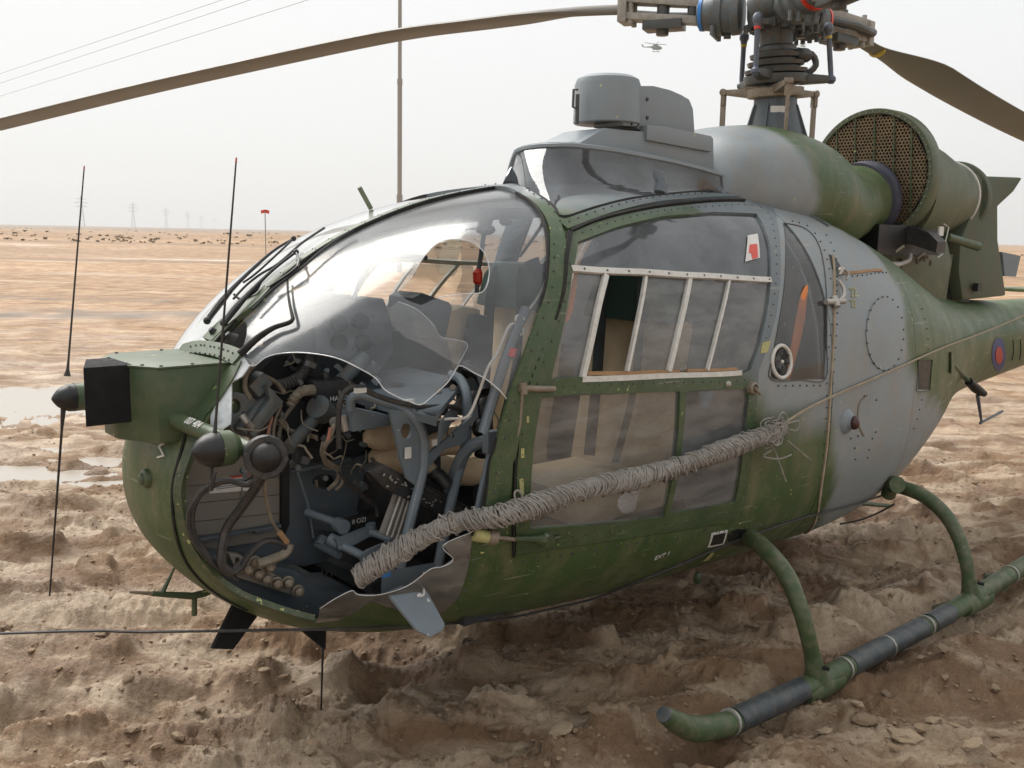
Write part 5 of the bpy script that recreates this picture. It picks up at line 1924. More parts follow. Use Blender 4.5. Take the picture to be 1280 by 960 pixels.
mb.build('rotating_swashplate', M['huboil'], rotor, bevel=0.003)
mb = MB()
prof = [(0, .12)]
zz = .0
for k in range(3):
    prof += [(zz + .004, .145 - k * .012), (zz + .022, .150 - k * .012), (zz + .026, .115 - k * .01), (zz + .034, .115 - k * .01)]
    zz += .036
prof += [(zz, .10), (zz + .02, .095), (zz + .03, .078), (zz + .16, .085), (zz + .20, .092), (zz + .21, .11)]
mb.lathe(ml(2.445), tilt, prof, 32)
mb.ell(ml(2.53) + az(-20) * .13, (.05, .04, .035), 12)
mb.tube([ml(2.56) + az(0) * .10, ml(2.54) + az(-5) * .17, ml(2.49) + az(-5) * .19, ml(2.45) + az(-5) * .15], .016, 8, smooth=3)
mb.build('mast', M['huboil'], rotor)
for k, d in enumerate(up3):
    mb = MB()
    b, t = ml(2.425) + d * .265, ml(2.66) + d * .245
    mb.tube([b - Vector((0, 0, .02)), b, b.lerp(t, .08), b.lerp(t, .2), b.lerp(t, .8), b.lerp(t, .9), t], [.014, .019, .012, .013, .013, .018, .018], 10)
    mb.ell(b, (.024, .024, .022), 10)
    mb.ell(t, (.026, .026, .03), 10)
    lk = mb.build('pitch_link', M['rod'], rotor)
    mb = MB()
    mb.cyl(b.lerp(t, .80), b.lerp(t, .88), .0155, seg=12)
    mb.build('link_band', M['red'] if k == 1 else M['yellow'], lk)
hc = ml(2.745)
mb = MB()
mb.lathe(hc - tilt * .085, tilt, [(0, .07), (.004, .13), (.05, .14), (.12, .14), (.17, .13), (.18, .08), (.23, .07), (.24, .04)], 30)
mb.ell(hc + az(230) * .10 + Vector((0, 0, .01)), (.10, .10, .08), 16)
for k in range(10):
    d = az(k * 36)
    mb.cyl(hc + d * .125 - tilt * .10, hc + d * .125 - tilt * .07, .012, seg=8)
mb.ell(hc + az(262) * .16 - Vector((0, 0, .02)), (.04, .04, .04), 14)
hub = mb.build('rotor_hub', M['hub'], rotor, bevel=0)
mb = MB()
random.seed(9)
for k in range(34):
    d = az(k * 13 + random.uniform(-5, 5))
    p = hc + d * random.uniform(.10, .24) - tilt * random.uniform(.05, .10)
    if k % 3:
        mb.cyl(p, p - tilt * random.uniform(.015, .04), random.uniform(.008, .016), seg=8)
    else:
        mb.box(p, (random.uniform(.02, .06), random.uniform(.02, .04), random.uniform(.02, .035)), Matrix.Rotation(random.random() * 3, 3, 'Z'))
mb.build('hub_fittings', M['huboil'], hub, kind='stuff')

def blade(deg, prof, lab, twist0=12):
    d = az(deg)
    s_ = Vector((0, 0, 1)).cross(d)
    z0 = prof[0][1]
    root = hc + d * .14
    mb = MB()
    mb.lathe(hc + d * .16, d, [(0, .085), (.01, .105), (.05, .108), (.055, .095), (.09, .095), (.095, .108), (.13, .106), (.135, .085), (.20, .075), (.22, .06)], 24)
    for k in range(5):
        mb.cyl(hc + d * .29 + s_ * (.04 * (k - 2)) - Vector((0, 0, .07)), hc + d * .29 + s_ * (.04 * (k - 2)) - Vector((0, 0, .115)), .012, seg=8)
    sl = mb.build('blade_sleeve', M['hub'], rotor)
    mb = MB()
    mb.lathe(hc + d * .352, d, [(0, .080), (.018, .078)], 24)
    mb.build('sleeve_tape', M['blue'] if deg > 100 and deg < 200 else M['red'], sl)
    z1 = z0 + .0
    gc = hc + d * .36
    ge = Vector((hc.x, hc.y, 0)) + d * .76
    ge.z = z0
    mb = MB()
    for dz in (.052, -.030):
        a, b = gc + Vector((0, 0, dz)), ge + Vector((0, 0, dz))
        mb.hexa([a - s_ * .03 - Vector((0, 0, .020)), a + s_ * .03 - Vector((0, 0, .020)), b + s_ * .055 - Vector((0, 0, .016)), b - s_ * .055 - Vector((0, 0, .016)),
                 a - s_ * .03 + Vector((0, 0, .020)), a + s_ * .03 + Vector((0, 0, .020)), b + s_ * .055 + Vector((0, 0, .016)), b - s_ * .055 + Vector((0, 0, .016))])
    mb.box(ge + d * .0, (.045, .13, .125), Matrix.Rotation(R(deg) - HEAD, 3, 'Z'))
    for dy in (-.035, .035):
        mb.cyl(ge - d * .04 + s_ * dy - Vector((0, 0, .075)), ge - d * .04 + s_ * dy + Vector((0, 0, .09)), .014, seg=10)
    mb.build('blade_grip', M['grip'], sl, bevel=0.004)
    mb = MB()
    mb.box(gc.lerp(ge, .48) - Vector((0, 0, .062)), (.20, .11, .045), Matrix.Rotation(R(deg) - HEAD, 3, 'Z'))
    mb.cyl(gc.lerp(ge, .5) - Vector((0, 0, .11)), gc.lerp(ge, .5) + Vector((0, 0, .09)), .032, seg=16)
    mb.cyl(gc.lerp(ge, .12) - Vector((0, 0, .04)), gc.lerp(ge, .12) + Vector((0, 0, .06)), .028, seg=16)
    mb.tube([gc - s_ * .05, gc.lerp(ge, .5) - s_ * .09, ge - s_ * .07], .022, 10)
    mb.build('drag_damper', M['huboil'], sl, bevel=0.004)
    # blade
    P = [Vector((s, z, 0)) for s, z in prof]
    P, _ = spline(P, 8)
    vs, fs = [], []
    foil = [(0.5, 0.0), (.47, .30), (.38, .75), (.2, 1.0), (0, .92), (-.25, .5), (-.5, .05), (-.5, -.05), (-.25, -.35), (0, -.6), (.2, -.7), (.38, -.55), (.47, -.25)]
    m_ = len(foil)
    for p in P:
        t = max(0, min(1, (p.x - .84) / .60))
        t = t * t * (3 - 2 * t)
        ch = .085 + (.28 - .085) * t
        th = .030 - .010 * t
        off = -.0 - .045 * t
        tw = R(twist0 + .3 * (p.x - .8))
        c = Vector((hc.x, hc.y, 0)) + d * p.x
        c.z = p.y
        lead = s_ * math.cos(tw) + Vector((0, 0, math.sin(tw)))
        nr = -s_ * math.sin(tw) + Vector((0, 0, math.cos(tw)))
        for a, b in foil:
            vs.append(c + lead * (a * ch + off) + nr * b * th)
    for i in range(len(P) - 1):
        for k in range(m_):
            k2 = (k + 1) % m_
            fs.append((i * m_ + k, i * m_ + k2, (i + 1) * m_ + k2, (i + 1) * m_ + k))
    fs.append(tuple(range(m_)))
    fs.append(tuple((len(P) - 1) * m_ + k for k in range(m_)))
    mb = MB()
    mb.add(vs, fs)
    o = mb.build('rotor_blade', M['blade'], rotor, label=lab, sharp=50)
    mb = MB()
    c = Vector((hc.x, hc.y, 0)) + d * .93
    c.z = prof[0][1] + (prof[1][1] - prof[0][1]) * (.93 - prof[0][0]) / (prof[1][0] - prof[0][0])
    mb.tube([c - d * .004, c + d * .004], .030, 14, sy=1.6)
    if deg < 100:
        mb.build('blade_band', M['yellow'], o)
    return o
blade(157, [(.76, 2.79), (1.15, 2.80), (1.6, 2.783), (2.2, 2.75), (3.22, 2.632), (4.2, 2.506), (5.5, 2.32)], 'blade drooping over the nose', -2)
b2 = blade(40, [(.66, 2.735), (.85, 2.69), (1.2, 2.640), (1.9, 2.525), (2.84, 2.40), (4.0, 2.28), (5.28, 2.16)], 'blade drooping over the tail', -7)
blade(283, [(.70, 2.73), (1.1, 2.73), (1.6, 2.71), (2.2, 2.66), (3.2, 2.56), (4.2, 2.44), (5.28, 2.30)], 'blade reaching over the viewer', 10)

# ------------------------------------------------------------------ landing skids
def skid(sg):
    def s3(v):
        return Vector((v.x, v.y * sg, v.z))
    Y = 1.06
    raw = [(830, 893), (846, 903), (868, 911), (895, 908), (925, 899), (1020, 853), (1108, 808), (1180, 770), (1262, 718), (1330, 678)]
    P = [s3(aY(*q, Y)) for q in raw]
    mb = MB()
    mb.tube(P, [.026, .036, .042, .042, .042, .042, .042, .042, .042, .042], 16, smooth=5)
    sk = part('skid_tube', mb, M['skid'])
    mb = MB()
    d = (P[0] - P[1]).normalized()
    mb.lathe(P[0] - d * .004, d, [(0, .027), (.008, .025), (.010, .015)], 18)
    mb.build('skid_end_plug', M['skidwear'], sk)
    def onsk(px):
        for i in range(len(raw) - 1):
            if raw[i][0] <= px <= raw[i + 1][0]:
                t = (px - raw[i][0]) / (raw[i + 1][0] - raw[i][0])
                return P[i].lerp(P[i + 1], t)
    for a, b in ((918, 1000), (1058, 1150), (1160, 1185)):
        mb = MB()
        ca, cb = onsk(a), onsk(b)
        mb.tube([ca, cb], .0445, 18)
        mb.build('wear_sleeve', M['skidwear'], sk)
    for a in (912, 1052, 1108, 1155, 1262):
        mb = MB()
        c = onsk(a)
        dd_ = (onsk(a + 5) - c).normalized()
        mb.cyl(c - dd_ * .006, c + dd_ * .004, .0468, seg=20)
        mb.build('clamp_band', M['alu'], sk)
    for base, top in (((1022, 858), [(1018, 832, 1.06), (1010, 795, 1.05), (1000, 760, 1.02), (985, 722, .96), (962, 692, .86), (940, 674, .74), (925, 668, .62)]),
                      ((1216, 752), [(1212, 732, 1.05), (1208, 705, 1.03), (1198, 672, .98), (1182, 644, .90), (1158, 622, .80), (1130, 610, .68), (1105, 606, .52)])):
        mb = MB()
        T = [s3(aY(*q)) for q in top]
        mb.tube(T, [.029, .030, .031, .033, .034, .034, .034], 16, smooth=5)
        lg = mb.build('leg', M['skid'], sk)
        mb = MB()
        b = s3(aY(base[0], base[1], Y))
        mb.tube([b + (T[0] - b) * .1, b + (T[0] - b) * .6, T[0], T[0].lerp(T[1], .35)], [.056, .043, .035, .031], 16)
        dd_ = (P[6] - P[5]).normalized()
        mb.tube([b - dd_ * .11, b - dd_ * .04, b + dd_ * .04, b + dd_ * .13], [.046, .051, .051, .046], 16)
        mb.build('leg_socket', M['skid'], lg)
        mb = MB()
        q = s3(aY(base[0] + 12, base[1] - 22, Y + .05))
        mb.cyl(q - Vector((0, .02 * sg, 0)), q + Vector((0, .006 * sg, 0)), .008, seg=8)
        mb.build('socket_bolt', M['black'], lg)
    mb = MB()
    for a, b in (((1168, 762), (1195, 756)), ((1230, 720), (1253, 724))):
        p, q = s3(aY(*a, Y - .09)), s3(aY(*b, Y - .02))
        mb.tube([p, p.lerp(q, .8), q], [.020, .022, .024], 12)
        mb.tube([q, q - Vector((0, 0, .05))], [.022, .03], 12)
    mb.build('handling_lug', M['skid'], sk)
    return sk
skid(1)
skid(-1)
mb = MB()
mb.tube([aY(1110, 619, .62), aY(1117, 600, .66)], .034, 12)
mb.tube([aY(1110, 604, .62), aY(1122, 606, .70)], .040, 14)
part('leg_clamp', mb, M['skid'])
mb = MB()
n = hnorm(*on(922, 672))
panel('leg_opening', ons(el(926, 672, 17, 11)), M['black'], FUS, off=0.003, thick=0.002, step=.03)
mb = MB()
mb.cyl((1.1, -.52, .40), (1.1, .52, .40), .034)
mb.cyl((-.3, -.40, .46), (-.3, .40, .46), .034)
part('cross_tube', mb, M['skid'])
mb = MB()
mb.tube([aY(1110, 632, .3), aY(1060, 628, .3)], .012)
mb.ell(aY(872, 722, .35), (.02, .02, .03), 10)
part('belly_fitting', mb, M['green'])

# handle probe on the rear fuselage
mb = MB()
mb.tube([hp(1188, 452), aY(1204, 470, .44), aY(1217, 482, .47)], [.014, .014, .014], 10)
mb.prism([hp(1186, 440, .004), hp(1191, 440, .004), hp(1190, 466, .004), hp(1186, 466, .004)], (0, .01, 0))
pr = part('rear_aerial', mb, M['green'])
mb = MB()
mb.tube([aY(1211, 477, .46), aY(1219, 485, .47), aY(1226, 490, .47)], [.024, .028, .026], 12)
mb.tube([aY(1219, 485, .47), aY(1230, 492, .47)], .02, 10)
mb.build('aerial_joint', M['black'], pr)
mb = MB()
mb.tube([aY(1222, 494, .47), aY(1227, 528, .48)], [.012, .007], 8)
mb.tube([aY(1225, 529, .48), aY(1253, 514, .44)], .008, 8)
mb.build('aerial_tip', M['rod'], pr)
# tail surfaces beyond the frame
mb = MB()
mb.box((-5.0, 0, 1.25), (.35, 1.7, .03))
part('tailplane', mb, M['camo'], bevel=0.01, camo=True)
mb = MB()
mb.prism([(-5.5, .05, 1.0), (-6.6, .05, .9), (-6.9, .05, 1.5), (-6.9, .05, 2.5), (-6.5, .05, 2.5), (-6.0, .05, 1.6)], (0, -.10, 0))
part('tail_fin', mb, M['camo'], bevel=0.02, camo=True)

# ------------------------------------------------------------------ rope bundle and lines (things of their own)
def hthing(name, label, cat, group=None):
    o = bpy.data.objects.new(name, None)
    COL.objects.link(o)
    o.matrix_world = HELI_M
    tag(o, label, cat, group)
    return o
rope = hthing('wrapped_rope', 'thick pole-like bundle wound in grey cord lying slanted across the near door', 'rope bundle')
rp = [aY(446, 722, .50), aY(470, 706, .54), aY(500, 688, .58), aY(535, 668, .62), aY(575, 652, .66)] + [hp(*q, .050) for q in [(615, 638), (660, 625), (720, 606), (780, 594), (840, 577), (895, 558), (935, 544), (962, 532)]]
path, _ = spline(rp, 24)
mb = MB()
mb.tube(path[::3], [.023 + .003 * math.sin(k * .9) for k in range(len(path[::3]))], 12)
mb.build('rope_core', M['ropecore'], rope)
L = [0]
for i in range(1, len(path)):
    L.append(L[-1] + (path[i] - path[i - 1]).length)
def along(d):
    d = max(0, min(L[-1] - 1e-5, d))
    lo, hi = 0, len(L) - 1
    while hi - lo > 1:
        m_ = (lo + hi) // 2
        if L[m_] <= d:
            lo = m_
        else:
            hi = m_
    t = (d - L[lo]) / (L[hi] - L[lo] + 1e-9)
    p = path[lo].lerp(path[hi], t)
    return p, (path[hi] - path[lo]).normalized()
random.seed(21)
mb = MB()
for lay, (pitch, r0, cr) in enumerate(((.0072, .0265, .0036), (.0105, .029, .0034), (.0150, .031, .0032), (.050, .033, .0030))):
    pts = []
    turns = L[-1] / abs(pitch)
    nk = int(turns * 11)
    for k in range(nk):
        d = L[-1] * k / nk
        a = 2 * math.pi * k / 11 * (1 if pitch > 0 else -1)
        p, t = along(d + .010 * noise.noise(Vector((d * 40, lay * 7, 0))) + (.008 + .006 * lay) * math.sin(a + d * 7 + lay * .6))
        u = (Vector((0, 0, 1)) - t * t.z).normalized()
        w = t.cross(u)
        rr_ = r0 + .006 * noise.noise(Vector((d * 30, lay * 5.0, a * .3))) + .004 * math.sin(d * 14)
        pts.append(p + (u * math.cos(a) + w * math.sin(a)) * rr_)
    mb.tube(pts, cr, 5)
mb.build('cord_winding', M['rope'], rope)
mb = MB()
for k in range(90):
    d0_ = random.random() * L[-1]
    a0 = random.random() * 6.28
    P_ = []
    for j in range(7):
        p, t = along(d0_ + (j - 3) * random.uniform(.002, .007))
        u = (Vector((0, 0, 1)) - t * t.z).normalized()
        w = t.cross(u)
        a = a0 + j * .33
        P_.append(p + (u * math.cos(a) + w * math.sin(a)) * (.031 + .008 * math.sin(j * math.pi / 6) * random.uniform(.2, 1.3)))
    mb.tube(P_, .0030, 5)
mb.build('loose_loops', M['rope'], rope, kind='stuff')
mb = MB()
endp = hp(955, 535, .045)
for k in range(34):
    c0 = endp + Vector((random.uniform(-.05, .06), random.uniform(-.01, .03), random.uniform(-.035, .03)))
    r1_, r2_ = random.uniform(.018, .040), random.uniform(.012, .030)
    a0, sw_ = random.random() * 6.28, random.uniform(2.5, 6.0)
    tl = random.uniform(-.8, .8)
    P_ = []
    for j in range(9):
        a_ = a0 + sw_ * j / 8
        u_, v_ = r1_ * math.cos(a_), r2_ * math.sin(a_)
        P_.append(c0 + Vector((u_ * math.cos(tl) - v_ * math.sin(tl), .008 * math.sin(a_ * 1.7), u_ * math.sin(tl) + v_ * math.cos(tl))))
    mb.tube(P_, .0031, 5, smooth=2)
for pts in ([(945, 548), (955, 562), (962, 580), (969, 597)], [(970, 548), (985, 560), (1000, 572)], [(950, 560), (940, 567), (960, 570), (975, 565)], [(955, 530), (963, 514), (970, 520), (966, 532)], [(970, 527), (984, 524), (982, 535), (972, 534)],
            [(634, 622), (632, 612), (636, 608), (641, 614), (640, 624)]):
    mb.tube([hp(*q, .05) for q in pts], .0034, 5, smooth=5)
mb.build('frayed_end', M['rope'], rope, kind='stuff')
mb = MB()
mb.tube([hp(965, 530, .04), hp(1000, 512, .02), hp(1040, 494, .010), hp(1080, 477, .009), hp(1130, 455, .009), hp(1180, 433, .010), hp(1220, 418, .03), hp(1280, 396, .06), hp(1330, 376, .08)], .0055, 6, smooth=3)
mb.build('tail_line', M['cord'], rope)

line = hthing('mooring_line', 'thin taut line passing under the nose and up along the lower fuselage', 'line')
mb = MB()
w2l = lambda v: HELI_I @ v
mb.tube([w2l(Vector((-5.2, 3.2, 0.0))), w2l(aW(-60, 794, 2.75)), w2l(aW(180, 790, 2.72)), w2l(aW(375, 787, 2.70)), aY(480, 784, .45), hp(620, 771, .012), hp(700, 757, .012), hp(745, 744, .010), hp(800, 722, .010), hp(860, 698, .010), hp(925, 671, .010), hp(1000, 646, .010), hp(1060, 630, .012), hp(1108, 613, .03)], .0046, 6, smooth=4)
mb.build('line_strand', M['hose'], line)
mb = MB()
mb.tube([aY(1050, 655, .4), aY(1075, 650, .45), aY(1100, 640, .50), aY(1118, 630, .58)], .005, 6, smooth=4)
tag(mb.build('dark_cable', M['hose'], line), None, None)

# ------------------------------------------------------------------ ground
def gh(x, y):
    r = math.hypot(x, y)
    v = Vector((x, y, 0))
    h = 0.0
    fade = min(1.0, (7.5 / max(r, 1)) ** 2.2)
    # broad swells
    h += .05 * noise.noise(v * .35 + Vector((3, 1, 0)))
    # churned mud: ridges roughly across the view
    q = Vector((x * .75 + .35 * y, y * 2.3 - .3 * x, 0))
    a = noise.noise(q * 1.1 + Vector((7, 2, 1)))
    b = noise.noise(q * 2.7 + noise.noise_vector(v * 1.5) * .5)
    h += fade * (.060 * (1 - abs(a) * 2.2) + .036 * b)
    n3 = noise.noise(Vector((x * 6, y * 9, 2.0)))
    n4 = noise.noise(Vector((x * 15, y * 19, 5.0)))
    n5 = noise.noise(Vector((x * 34, y * 40, 9.0)))
    k = min(1.0, (6.0 / max(r, 1)) ** 1.5)
    n6 = noise.noise(Vector((x * 70, y * 82, 3.0)))
    h += k * (.020 * n3 + .020 * (.5 - abs(n4) * 2.0) * (.6 + n3) + .014 * (.4 - abs(n5) * 2) * max(0, .55 + 1.2 * b + .5 * n3) + .005 * n6)
    # clods
    c = noise.noise(Vector((x * 4.2, y * 5.1, 11.0)))
    if c > .18:
        h += k * min((c - .18) * .32, .05)
    # track of lugs pressed in across the front of the nose
    ty = 3.32 + .10 * (x + 1.2)
    if -3.2 < x < .1:
        w = math.exp(-((y - ty) / .13) ** 2) * min(1, (.1 - x) / .4)
        lug = .5 + .5 * math.sin((x * .95 - y * .55) * 2 * math.pi / .36 + 1.5 * noise.noise(Vector((x * 2, y, 0))))
        h += w * (.075 * lug - .055)
    # rut worn by the skid
    lx = (Vector((x, y, 0)) - Vector((HX, HY, 0)))
    px_ = lx.x * math.cos(HEAD) + lx.y * math.sin(HEAD)
    py_ = -lx.x * math.sin(HEAD) + lx.y * math.cos(HEAD)
    if -3.5 < px_ < 2.2:
        for sgn in (1, -1):
            d = py_ - sgn * 1.06
            h += -.05 * math.exp(-(d / .10) ** 2) * (1 if px_ < 1.85 else 0)
            if sgn == 1:
                h += .055 * math.exp(-((d + .26) / .13) ** 2) + .035 * math.exp(-((d - .24) / .10) ** 2)
    # low wet hollow on the left, berm and far undulation
    h -= .075 * math.exp(-(((x + 5.2) / 2.6) ** 2 + ((y - 9.4) / 1.1) ** 2))
    h -= .07 * math.exp(-(((x + 3.6) / 1.5) ** 2 + ((y - 6.4) / .45) ** 2))
    if r > 15:
        h += .12 * noise.noise(v * .08) * min(1, (r - 15) / 30)
        if 90 < y < 200:
            bm_ = math.exp(-((y - 120 - 8 * noise.noise(Vector((x * .02, 0, 3)))) / 9) ** 2)
            h += bm_ * (.9 + .5 * noise.noise(Vector((x * .05, y * .05, 0)))) * (1 if x < 40 else .4)
    return h - .055

rs = [.75]
while rs[-1] < 9:
    rs.append(rs[-1] + max(.010, rs[-1] * .0042))
while rs[-1] < 300:
    rs.append(rs[-1] * 1.014)
while rs[-1] < 4400:
    rs.append(rs[-1] * 1.12)
angs = [R(a) for a in np.arange(-36, 36.01, .115)]
left = [R(a) for a in np.arange(40, 321, 8.0)]
angs = angs + left
na = len(angs)
gv = [(0, 0, gh(0, 0.3))]
for r in rs:
    for a in angs:
        x, y = r * math.sin(a), r * math.cos(a)
        gv.append((x, y, gh(x, y)))
gf = [(0, 1 + k, 1 + (k + 1) % na) for k in range(na)]
for i in range(len(rs) - 1):
    o1, o2 = 1 + i * na, 1 + (i + 1) * na
    for k in range(na):
        k2 = (k + 1) % na
        gf.append((o1 + k, o2 + k, o2 + k2, o1 + k2))
me = bpy.data.meshes.new('ground')
me.from_pydata(gv, [], gf)
me.polygons.foreach_set('use_smooth', [True] * len(me.polygons))
me.update()
ground = bpy.data.objects.new('ground', me)
COL.objects.link(ground)
ground['kind'] = 'structure'
def plain_marks(x, y):
    w = noise.noise(Vector((x * .05, y * .05, 2.0)))
    f = noise.noise(Vector((x * .4, y * .25, 5.0)))
    dk = sl = 0.0
    if x < 60:
        dk = max(dk, math.exp(-((y - 158 - 10 * w) / 8) ** 2) * (1.0 + .9 * f))
        dk = max(dk, (.5 + .9 * f) * min(1, max(0, (y - 330) / 60)))
    br = max(0, min(1, .35 + 2.2 * noise.noise(Vector((x * .16, y * .05, 1.0)))))
    sl = max(sl, math.exp(-((y - 53 - 2.5 * w) / .7) ** 2) * min(1, max(.3, (x + 21) / 6)) * (.7 + f) * (.35 + .65 * br) if x > -25 else 0)
    sl = max(sl, math.exp(-((y - 34 - .08 * (x + 15) - w) / 1.1) ** 2) * (.45 + f) * br * .8 if -24 < x < -9 else 0)
    sl = max(sl, math.exp(-((y - 80 - 4 * w) / 2.2) ** 2) * .25 * br if x < -30 else 0)
    f2 = noise.noise(Vector((x * 1.3, y * 1.1, 8.0)))
    if -11 < x < -3.5:
        dk = max(dk, math.exp(-((y - 18.6 - .12 * (x + 7)) / .9) ** 2) * (1.0 + 1.4 * f2) * min(1, (x + 11) / 2, (-3.5 - x) / 1.2))
    if x < -8:
        dk = max(dk, math.exp(-((y - 22.5) / .35) ** 2) * (.5 + f2))
    return max(0, min(1, dk)), max(0, min(1, sl))
_mk = [plain_marks(v[0], v[1]) if v[1] > 12 else (0.0, 0.0) for v in gv]
for nm, q_ in (('dark_mud', 0), ('salt', 1)):
    at_ = me.attributes.new(nm, 'FLOAT', 'POINT')
    at_.data.foreach_set('value', [p_[q_] for p_ in _mk])
m, n, b = nt('salty_mud')
tc = N(n, 'ShaderNodeTexCoord')
src = tc.outputs['Object']
def gn(scale, det, rough=.6, loc=(0, 0, 0), sc=(1, 1, 1), dist=0.0):
    mp = N(n, 'ShaderNodeMapping')
    mp.inputs['Location'].default_value = loc
    mp.inputs['Scale'].default_value = sc
    n.links.new(src, mp.inputs[0])
    x = N(n, 'ShaderNodeTexNoise', i_Scale=scale, i_Detail=det, i_Roughness=rough, i_Distortion=dist)
    n.links.new(mp.outputs[0], x.inputs['Vector'])
    return x.outputs[0]
base = gn(1.6, 9, .65)
c = ramp(n, base, (.30, .48, .62, .78), [(.20, .120, .066), (.39, .262, .158), (.55, .41, .275), (.66, .55, .42)]).outputs[0]
# reddish damp patches
rd_ = ramp(n, gn(.9, 5, .6, (4, 2, 0)), (.52, .66), [(0, 0, 0), (.7, .7, .7)]).outputs[0]
c = mixc(n, rd_, c, (.36, .205, .105, 1))
# pale salt crust, drawn out across the plain
sw = ramp(n, gn(.55, 7, .7, (1, 9, 0), (.35, 1.6, 1)), (.56, .68), [(0, 0, 0), (.75, .75, .75)]).outputs[0]
sw2 = ramp(n, gn(.11, 6, .6, (5, 2, 0), (.16, 1.5, 1)), (.60, .66), [(0, 0, 0), (.8, .8, .8)]).outputs[0]
c = mixc(n, sw2, c, (.70, .63, .55, 1))
c = mixc(n, sw, c, (.66, .585, .50, 1))
# far banding
fb = ramp(n, gn(.035, 8, .65, (0, 3, 0), (.12, 1.2, 1)), (.40, .62), [(.62, .57, .50), (1.02, .93, .82)]).outputs[0]
c = mixc(n, 1.0, c, fb, 'MULTIPLY')
# fine dark mottling from noise
ds = ramp(n, gn(22, 8, .7, (0, 0, 3)), (.30, .55), [(.62, .58, .54), (1.08, 1.08, 1.08)]).outputs[0]
c = mixc(n, .75, c, ds, 'MULTIPLY')
# smeared wet slip, its bright sheen painted into the pale colour
sm = ramp(n, gn(2.4, 8, .62, (2, 5, 0), (.55, 1.5, 1), .8), (.46, .60), [(0, 0, 0), (1, 1, 1)])
vd = n.nodes.new('ShaderNodeVectorMath')
vd.operation = 'DISTANCE'
n.links.new(src, vd.inputs[0])
vd.inputs[1].default_value = (.5, 4, 0)
mr0 = n.nodes.new('ShaderNodeMapRange')
n.links.new(vd.outputs['Value'], mr0.inputs['Value'])
mr0.inputs['From Min'].default_value = 4
mr0.inputs['From Max'].default_value = 14
mr0.inputs['To Min'].default_value = .66
mr0.inputs['To Max'].default_value = .10
c = mixc(n, mr0.outputs[0], c, mixc(n, sm.outputs[0], (.27, .165, .095, 1), (.72, .58, .43, 1)))
gr = ramp(n, gn(3.2, 12, .82, (1, 7, 0), (.6, 1.3, 1)), (.30, .70), [(.66, .62, .58), (1.18, 1.17, 1.15)]).outputs[0]
c = mixc(n, 1.0, c, gr, 'MULTIPLY')
ad = N(n, 'ShaderNodeAttribute', attribute_name='dark_mud')
as_ = N(n, 'ShaderNodeAttribute', attribute_name='salt')
c = mixc(n, ad.outputs['Fac'], c, (.17, .135, .105, 1))
c = mixc(n, as_.outputs['Fac'], c, (.78, .74, .70, 1))
n.links.new(c, b.inputs['Base Color'])
wet = ramp(n, gn(.8, 5, .6, (6, 3, 0)), (.44, .60), [(.50, .50, .50), (.85, .85, .85)]).outputs[0]
ww = n.nodes.new('ShaderNodeMath')
ww.operation = 'MULTIPLY_ADD'
n.links.new(sm.outputs[0], ww.inputs[0])
ww.inputs[1].default_value = -.14
n.links.new(wet, ww.inputs[2])
# the churned patch round the aircraft gives way to flatter dry plain
vd = n.nodes.new('ShaderNodeVectorMath')
vd.operation = 'DISTANCE'
n.links.new(src, vd.inputs[0])
vd.inputs[1].default_value = (.5, 4, 0)
mr = n.nodes.new('ShaderNodeMapRange')
n.links.new(vd.outputs['Value'], mr.inputs['Value'])
mr.inputs['From Min'].default_value = 5
mr.inputs['From Max'].default_value = 22
mr.inputs['To Min'].default_value = 1
mr.inputs['To Max'].default_value = .12
rmx = mixc(n, mr.outputs[0], (.9, .9, .9, 1), ww.outputs[0])
n.links.new(rmx, b.inputs['Roughness'])
b.inputs['Specular IOR Level'].default_value = .5
bp = N(n, 'ShaderNodeBump', i_Strength=.75, i_Distance=.035)
n.links.new(gn(45, 9, .72), bp.inputs['Height'])
rg = N(n, 'ShaderNodeTexNoise', i_Scale=5.5, i_Detail=9.0, i_Roughness=.62)
rg.noise_type = 'RIDGED_MULTIFRACTAL'
mpr = N(n, 'ShaderNodeMapping')
mpr.inputs['Scale'].default_value = (.8, 1.5, 1)
n.links.new(src, mpr.inputs[0])
n.links.new(mpr.outputs[0], rg.inputs['Vector'])
bp3 = N(n, 'ShaderNodeBump', i_Strength=.55, i_Distance=.035)
n.links.new(rg.outputs[0], bp3.inputs['Height'])
n.links.new(bp.outputs[0], bp3.inputs['Normal'])
bp2 = N(n, 'ShaderNodeBump', i_Strength=.6, i_Distance=.05)
n.links.new(gn(12, 6, .7, (3, 3, 3)), bp2.inputs['Height'])
n.links.new(bp3.outputs[0], bp2.inputs['Normal'])
for q_, s0_ in ((bp, .8), (bp2, .55), (bp3, .6)):
    mm_ = n.nodes.new('ShaderNodeMath')
    mm_.operation = 'MULTIPLY'
    n.links.new(mr.outputs[0], mm_.inputs[0])
    mm_.inputs[1].default_value = s0_
    n.links.new(mm_.outputs[0], q_.inputs['Strength'])
n.links.new(bp2.outputs[0], b.inputs['Normal'])
me.materials.append(m)

